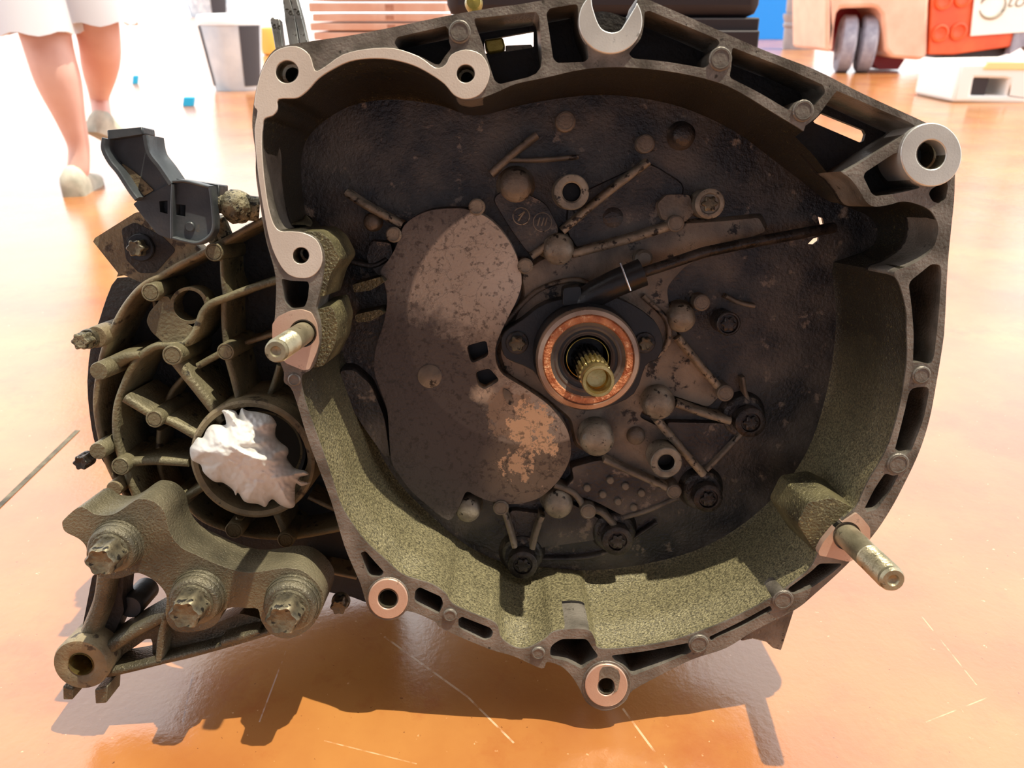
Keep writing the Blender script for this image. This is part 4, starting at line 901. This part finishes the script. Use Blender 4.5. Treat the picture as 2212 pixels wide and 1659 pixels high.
# cardboard stack
cb = mat('cardboard', '#d9a58c', '#e9c3ae', 8, .8, 0, .1, 60); cbd = mat('cardboard_edge', '#a8735c', '#c9947c', 40, .8, 0, 0)
CY_ = 3.3
zs = [BG(800, y, CY_).z for y in (112, 86, 66, 46, 26, 2, -22, -50)]
for i in range(7):
    x0 = BG(668 + (i*7) % 13, 50, CY_).x; x1 = BG(975 - (i*11) % 17, 50, CY_).x
    if i == 0: zs[0] = 0.0
    bm = bmesh.new(); box(bm, (x0, CY_, zs[i]), (x1, CY_ + .45, zs[i+1] - .006))
    o = fin('cardboard_box', bm, cb, bevel=.004)
    nm = ['lowest box of', 'second box from the bottom of', 'third box from the bottom of', 'middle box of', 'third box from the top of', 'second box from the top of', 'topmost box of'][i]
    tag(o, 'flat pinkish cardboard box, %s the cardboard stack' % nm, 'box', 'flat cardboard boxes in a stack')
    ebox('side_tape', ((x0+x1)/2 + .03, CY_ - .002, zs[i] + .005), ((x0+x1)/2 + .06, CY_, zs[i+1] - .012), cbd, o, 0)
# the bins
binm = mat('bin_steel', '#b4c6d8', '#dbe8f2', 4, .35, .3, 0); binl = sm('bin_white', '#e8ecf0', .4); bind = sm('bin_dark', '#3a3c44', .5)
def bin_(px0, px1, ytop, ybot, name, lab, dark):
    b = FL((px0+px1)/2 + 12, ybot); Y = b.y; t = BG((px0+px1)/2, ytop, Y); r1 = (BG(px1, ytop, Y).x - BG(px0, ytop, Y).x)/2; h_ = t.z
    e = empty(name, lab, 'bin', (0, 0, 0)); c = A((b.x, Y + r1*.8, 0)); I = Matrix.Identity(3)
    bm = bmesh.new(); lathe(bm, c, [(r1*.74, 0), (r1*.76, .01), (r1, h_*.88), (r1*.96, h_*.88), (r1*.7, .02), (.001, .02)], 28, ax=I); fin('bin_body', bm, binm, e)
    bm = bmesh.new(); lathe(bm, c, [(r1*1.03, h_*.86), (r1*1.05, h_*.94), (r1*.98, h_*.99), (r1*.7, h_), (.001, h_*1.01)], 28, ax=I); fin('bin_lid', bm, binl, e)
    for a in dark:
        bm = bmesh.new(); rr = [[], []]
        for k in range(9):
            an = a[0] + (a[1]-a[0])*k/8
            for s, (r_, z_) in enumerate(((r1*.79, .03), (r1*1.005, h_*.85))): rr[s].append(bm.verts.new(c + A((r_*1.01*math.cos(an), r_*1.01*math.sin(an), z_))))
        for k in range(8): bm.faces.new((rr[0][k], rr[0][k+1], rr[1][k+1], rr[1][k]))
        bmesh.ops.solidify(bm, geom=bm.faces[:], thickness=.004); fin('dark_stripe', bm, bind, e)
    return e
bin_(420, 556, 30, 198, 'waste_bin', 'round grey waste bin with dark stripes and white lid, nearer of the two bins', [(-2.75, -2.45), (-1.0, -.15)])
bin_(372, 488, -60, 38, 'waste_bin', 'round grey waste bin farther back, cut by the top edge of the photo', [(-2.9, -2.6), (-1.2, -.5)])
yel = sm('yellow_plastic', '#f0b050', .5); p = FL(585, 120)
bm = bmesh.new(); lathe(bm, A((p.x, p.y + .1, 0)), [(.09, 0), (.12, .02), (.14, .26), (.13, .30), (.05, .31), (.001, .31)], 24, ax=Matrix.Identity(3)); o = fin('yellow_bucket', bm, yel); tag(o, 'yellow bucket just right of the grey striped bin', 'bucket')
blu = sm('blue_film', '#1fb4e8', .5)
for (x, y, w_, d_, lab) in ((405, 222, .06, .05, 'small blue scrap on the floor below the grey bin'), (290, 174, .035, .06, 'small blue scrap on the floor right of the walking legs')):
    p = FL(x, y + 8); bm = bmesh.new(); box(bm, (p.x - w_/2, p.y, 0), (p.x + w_/2, p.y + .03, d_))
    for v in bm.verts: v.co.x += v.co.z*.3
    o = fin('blue_scrap', bm, blu, bevel=.004); tag(o, lab, 'scrap')

# blue panel and grey bucket stack, right of the black cabinet
p = FL(1670, 86); bl = sm('blue_panel', '#0a86e0', .5)
o = ebox('blue_partition', (BG(1600, 60, p.y).x, p.y, 0), (BG(1706, 60, p.y).x, p.y + .5, 1.5), bl, None, .01); tag(o, 'plain bright blue partition standing right of the black cabinet', 'partition')
bkm = mat('bucket_grey', '#8a8286', '#a39a9a', 5, .4, 0, 0)
p = FL(1745, 108); Y = p.y; r_ = (BG(1785, 60, Y).x - BG(1705, 60, Y).x)/2; c = A(((BG(1785, 60, Y).x + BG(1705, 60, Y).x)/2, Y + r_, 0))
z1, z2, z3 = BG(1745, 30, Y).z, BG(1745, -10, Y).z, BG(1745, -60, Y).z
for i, (a, b, lab) in enumerate(((0, z1, 'dark grey plastic bucket standing on the floor, lower of two'), (z1 + .002, z3, 'dark grey plastic bucket stacked on top, upper of two'))):
    bm = bmesh.new(); h_ = b - a; k = 1 + .08*i
    lathe(bm, c, [(r_*.84*k, a), (r_*.88*k, a + h_*.1), (r_*.92*k, a + h_*.6), (r_*1.0*k, a + h_*.66), (r_*1.0*k, a + h_*.72), (r_*.95*k, a + h_*.76), (r_*1.06*k, a + h_*.92), (r_*1.06*k, a + h_), (r_*.6, b), (.001, b)], 32, ax=Matrix.Identity(3))
    o = fin('bucket', bm, bkm, smooth=30); tag(o, lab + ', beside the forklift', 'bucket', 'grey buckets in a stack')

# forklift
FY = FL(1850, 160).y
org = mat('forklift_orange', '#e2582e', '#ea6a3c', 6, .4, 0, 0); pale = mat('forklift_cream', '#eeb49a', '#f3c7ae', 6, .35, 0, 0); whi = sm('label_white', '#fbfaf0', .5); tyre = mat('grey_tyre', '#8f8e9c', '#a5a4b0', 20, .8, 0, 0); red = sm('arch_red', '#b03038', .5); dk = sm('dark_parts', '#2b2226', .5)
fk = empty('forklift', 'cream and orange forklift with twin grey rear tyres at the upper right', 'forklift', (0, 0, 0))
slab('counterweight', [(1785,112),(1786,-150),(2000,-160),(2020,-150),(2008,0),(2004,120),(1990,130),(1925,125),(1912,108),(1905,30),(1895,18),(1885,16),(1815,18),(1808,30),(1803,60),(1800,112)], FY, FY + .9, pale, fk, .03)
slab('wheel_arch', [(1800,112),(1803,20),(1905,16),(1915,120),(1955,128),(1940,150),(1900,150),(1860,112)], FY + .45, FY + .7, red, fk)
for px in (1838, 1883):
    cpt = BG(px, 96, FY + .1); r_ = (BG(px, 32, FY + .1).z)/2; bm = bmesh.new()
    ax_ = Matrix.Rotation(PI/2, 3, 'Y') @ Matrix.Identity(3); ax_ = Matrix.Rotation(-.25, 3, 'Z') @ ax_
    lathe(bm, A((cpt.x, FY + .22, r_)), [(r_*.30, -.07), (r_*.55, -.075), (r_*.60, -.06), (r_*.88, -.065), (r_, -.045), (r_, .045), (r_*.88, .065), (r_*.60, .06), (r_*.30, .04), (r_*.3, -.07)], 40, ax=ax_)
    wh_ = fin('tyre', bm, tyre, fk, smooth=50)
    bm = bmesh.new(); lathe(bm, A((cpt.x, FY + .22, r_)), [(.001, -.03), (r_*.58, -.03), (r_*.58, .03), (.001, .03)], 24, ax=ax_); fin('wheel_rim', bm, dk, wh_)
slab('side_body', [(2006,118),(2020,-150),(2400,-150),(2400,70),(2190,72),(2190,100),(2060,118)], FY + .02, FY + .8, org, fk, .01)
for x, y in ((2032,72),(2072,68),(2040,2),(2082,-4)):
    cpt = BG(x, y, FY); bm = bmesh.new(); lathe(bm, A((cpt.x, FY - .002, cpt.z)), [(.072, .03), (.07, .0), (.055, -.005), (.045, .012), (.001, .016)], 24, ax=Matrix.Rotation(PI/2, 3, 'X')@Matrix.Scale(-1,3,(0,0,1))); fin('round_plug', bm, org, fk)
lp = slab('white_label_panel', [(2097,78),(2112,-60),(2330,-70),(2330,60),(2206,70)], FY - .012, FY + .005, whi, fk, .002)
txm = sm('label_print', '#a39a88', .6)
def text(s, px, py, Y, size, m, parent, shear=.25):
    cu = bpy.data.curves.new('lettering', 'FONT'); cu.body = s; cu.size = size; cu.extrude = .002; cu.shear = shear
    o = bpy.data.objects.new('lettering_tmp', cu); COL.objects.link(o); dg = bpy.context.evaluated_depsgraph_get(); me = bpy.data.meshes.new_from_object(o.evaluated_get(dg)); bpy.data.objects.remove(o)
    c = BG(px, py, Y); me.transform(Matrix.Translation(c) @ Matrix.Rotation(PI/2, 4, 'X')); q = link('lettering', me, m, parent); q.location = -ABS.get(parent, A((0,0,0))); return q
text('ton', 2172, 15, FY - .014, .17, txm, lp)
bm = bmesh.new(); cpt = BG(2142, 12, FY)
for a0, a1, rr_ in ((3.5, 6.9, .105), (1.6, 3.0, .10)):
    pts = [A((cpt.x + rr_*math.cos(a0+(a1-a0)*k/20), FY - .016, cpt.z + .9*rr_*math.sin(a0+(a1-a0)*k/20))) for k in range(21)]
    sweep(bm, pts, [.003 + .012*math.sin(PI*k/20) for k in range(21)], 8)
fin('ring_logo', bm, txm, lp)
slab('underbody', [(2010,112),(2190,96),(2190,112),(2150,125),(2060,130)], FY + .1, FY + .7, dk, fk)
slab('front_mast', [(2212,100),(2180,118),(2195,60),(2230,-150),(2270,-150),(2230,118)], FY + .0, FY + .08, tyre, fk, .005)
ebox('overhead_guard', (BG(1800,0,FY).x, FY, 2.0), (BG(2400,0,FY).x, FY + .9, 2.06), dk, fk, .01)
for x in (1800, 2280):
    for yy in (FY + .02, FY + .84): ebox('guard_post', (BG(x,0,FY).x, yy, .5), (BG(x,0,FY).x + .05, yy + .05, 2.0), dk, fk, .005)
ebox('driver_seat', (BG(2050,0,FY).x, FY + .2, .9), (BG(2150,0,FY).x, FY + .7, 1.05), dk, fk, .03)
# front wheel on the far end
cpt = BG(2330, 96, FY); bm = bmesh.new(); lathe(bm, A((cpt.x, FY + .1, .3)), [(.001,-.09),(.2,-.09),(.3,-.07),(.3,.07),(.2,.09),(.001,.09)], 40, ax=Matrix.Rotation(PI/2, 3, 'X')); fin('tyre', bm, tyre, fk)

# white plastic block on the floor at the right edge
PYb = FL(2080, 222).y; wp_ = sm('white_plastic', '#f4f2ee', .5)
a, b = BG(2058, 222, PYb), BG(2300, 225, PYb); zt2 = BG(2070, 136, PYb).z
e = slab('white_crate', [(2057,221),(2076,136),(2300,132),(2300,228)], PYb, PYb + .5, wp_, None, .02, holes=[rnd([(2099,206),(2106,168),(2180,170),(2172,207)], .1)])
tag(e, 'white plastic crate with a rectangular opening on the floor at the right edge', 'crate')
ebox('dark_insert', (BG(2102,190,PYb).x, PYb + .02, BG(2102,206,PYb).z), (BG(2136,190,PYb).x, PYb + .4, BG(2102,169,PYb).z), dk, e, .004)
slab('yellow_lid', [(2125,150),(2135,134),(2300,134),(2300,152)], PYb - .01, PYb + .2, sm('pale_yellow', '#f2dc9a', .5), e, .004)
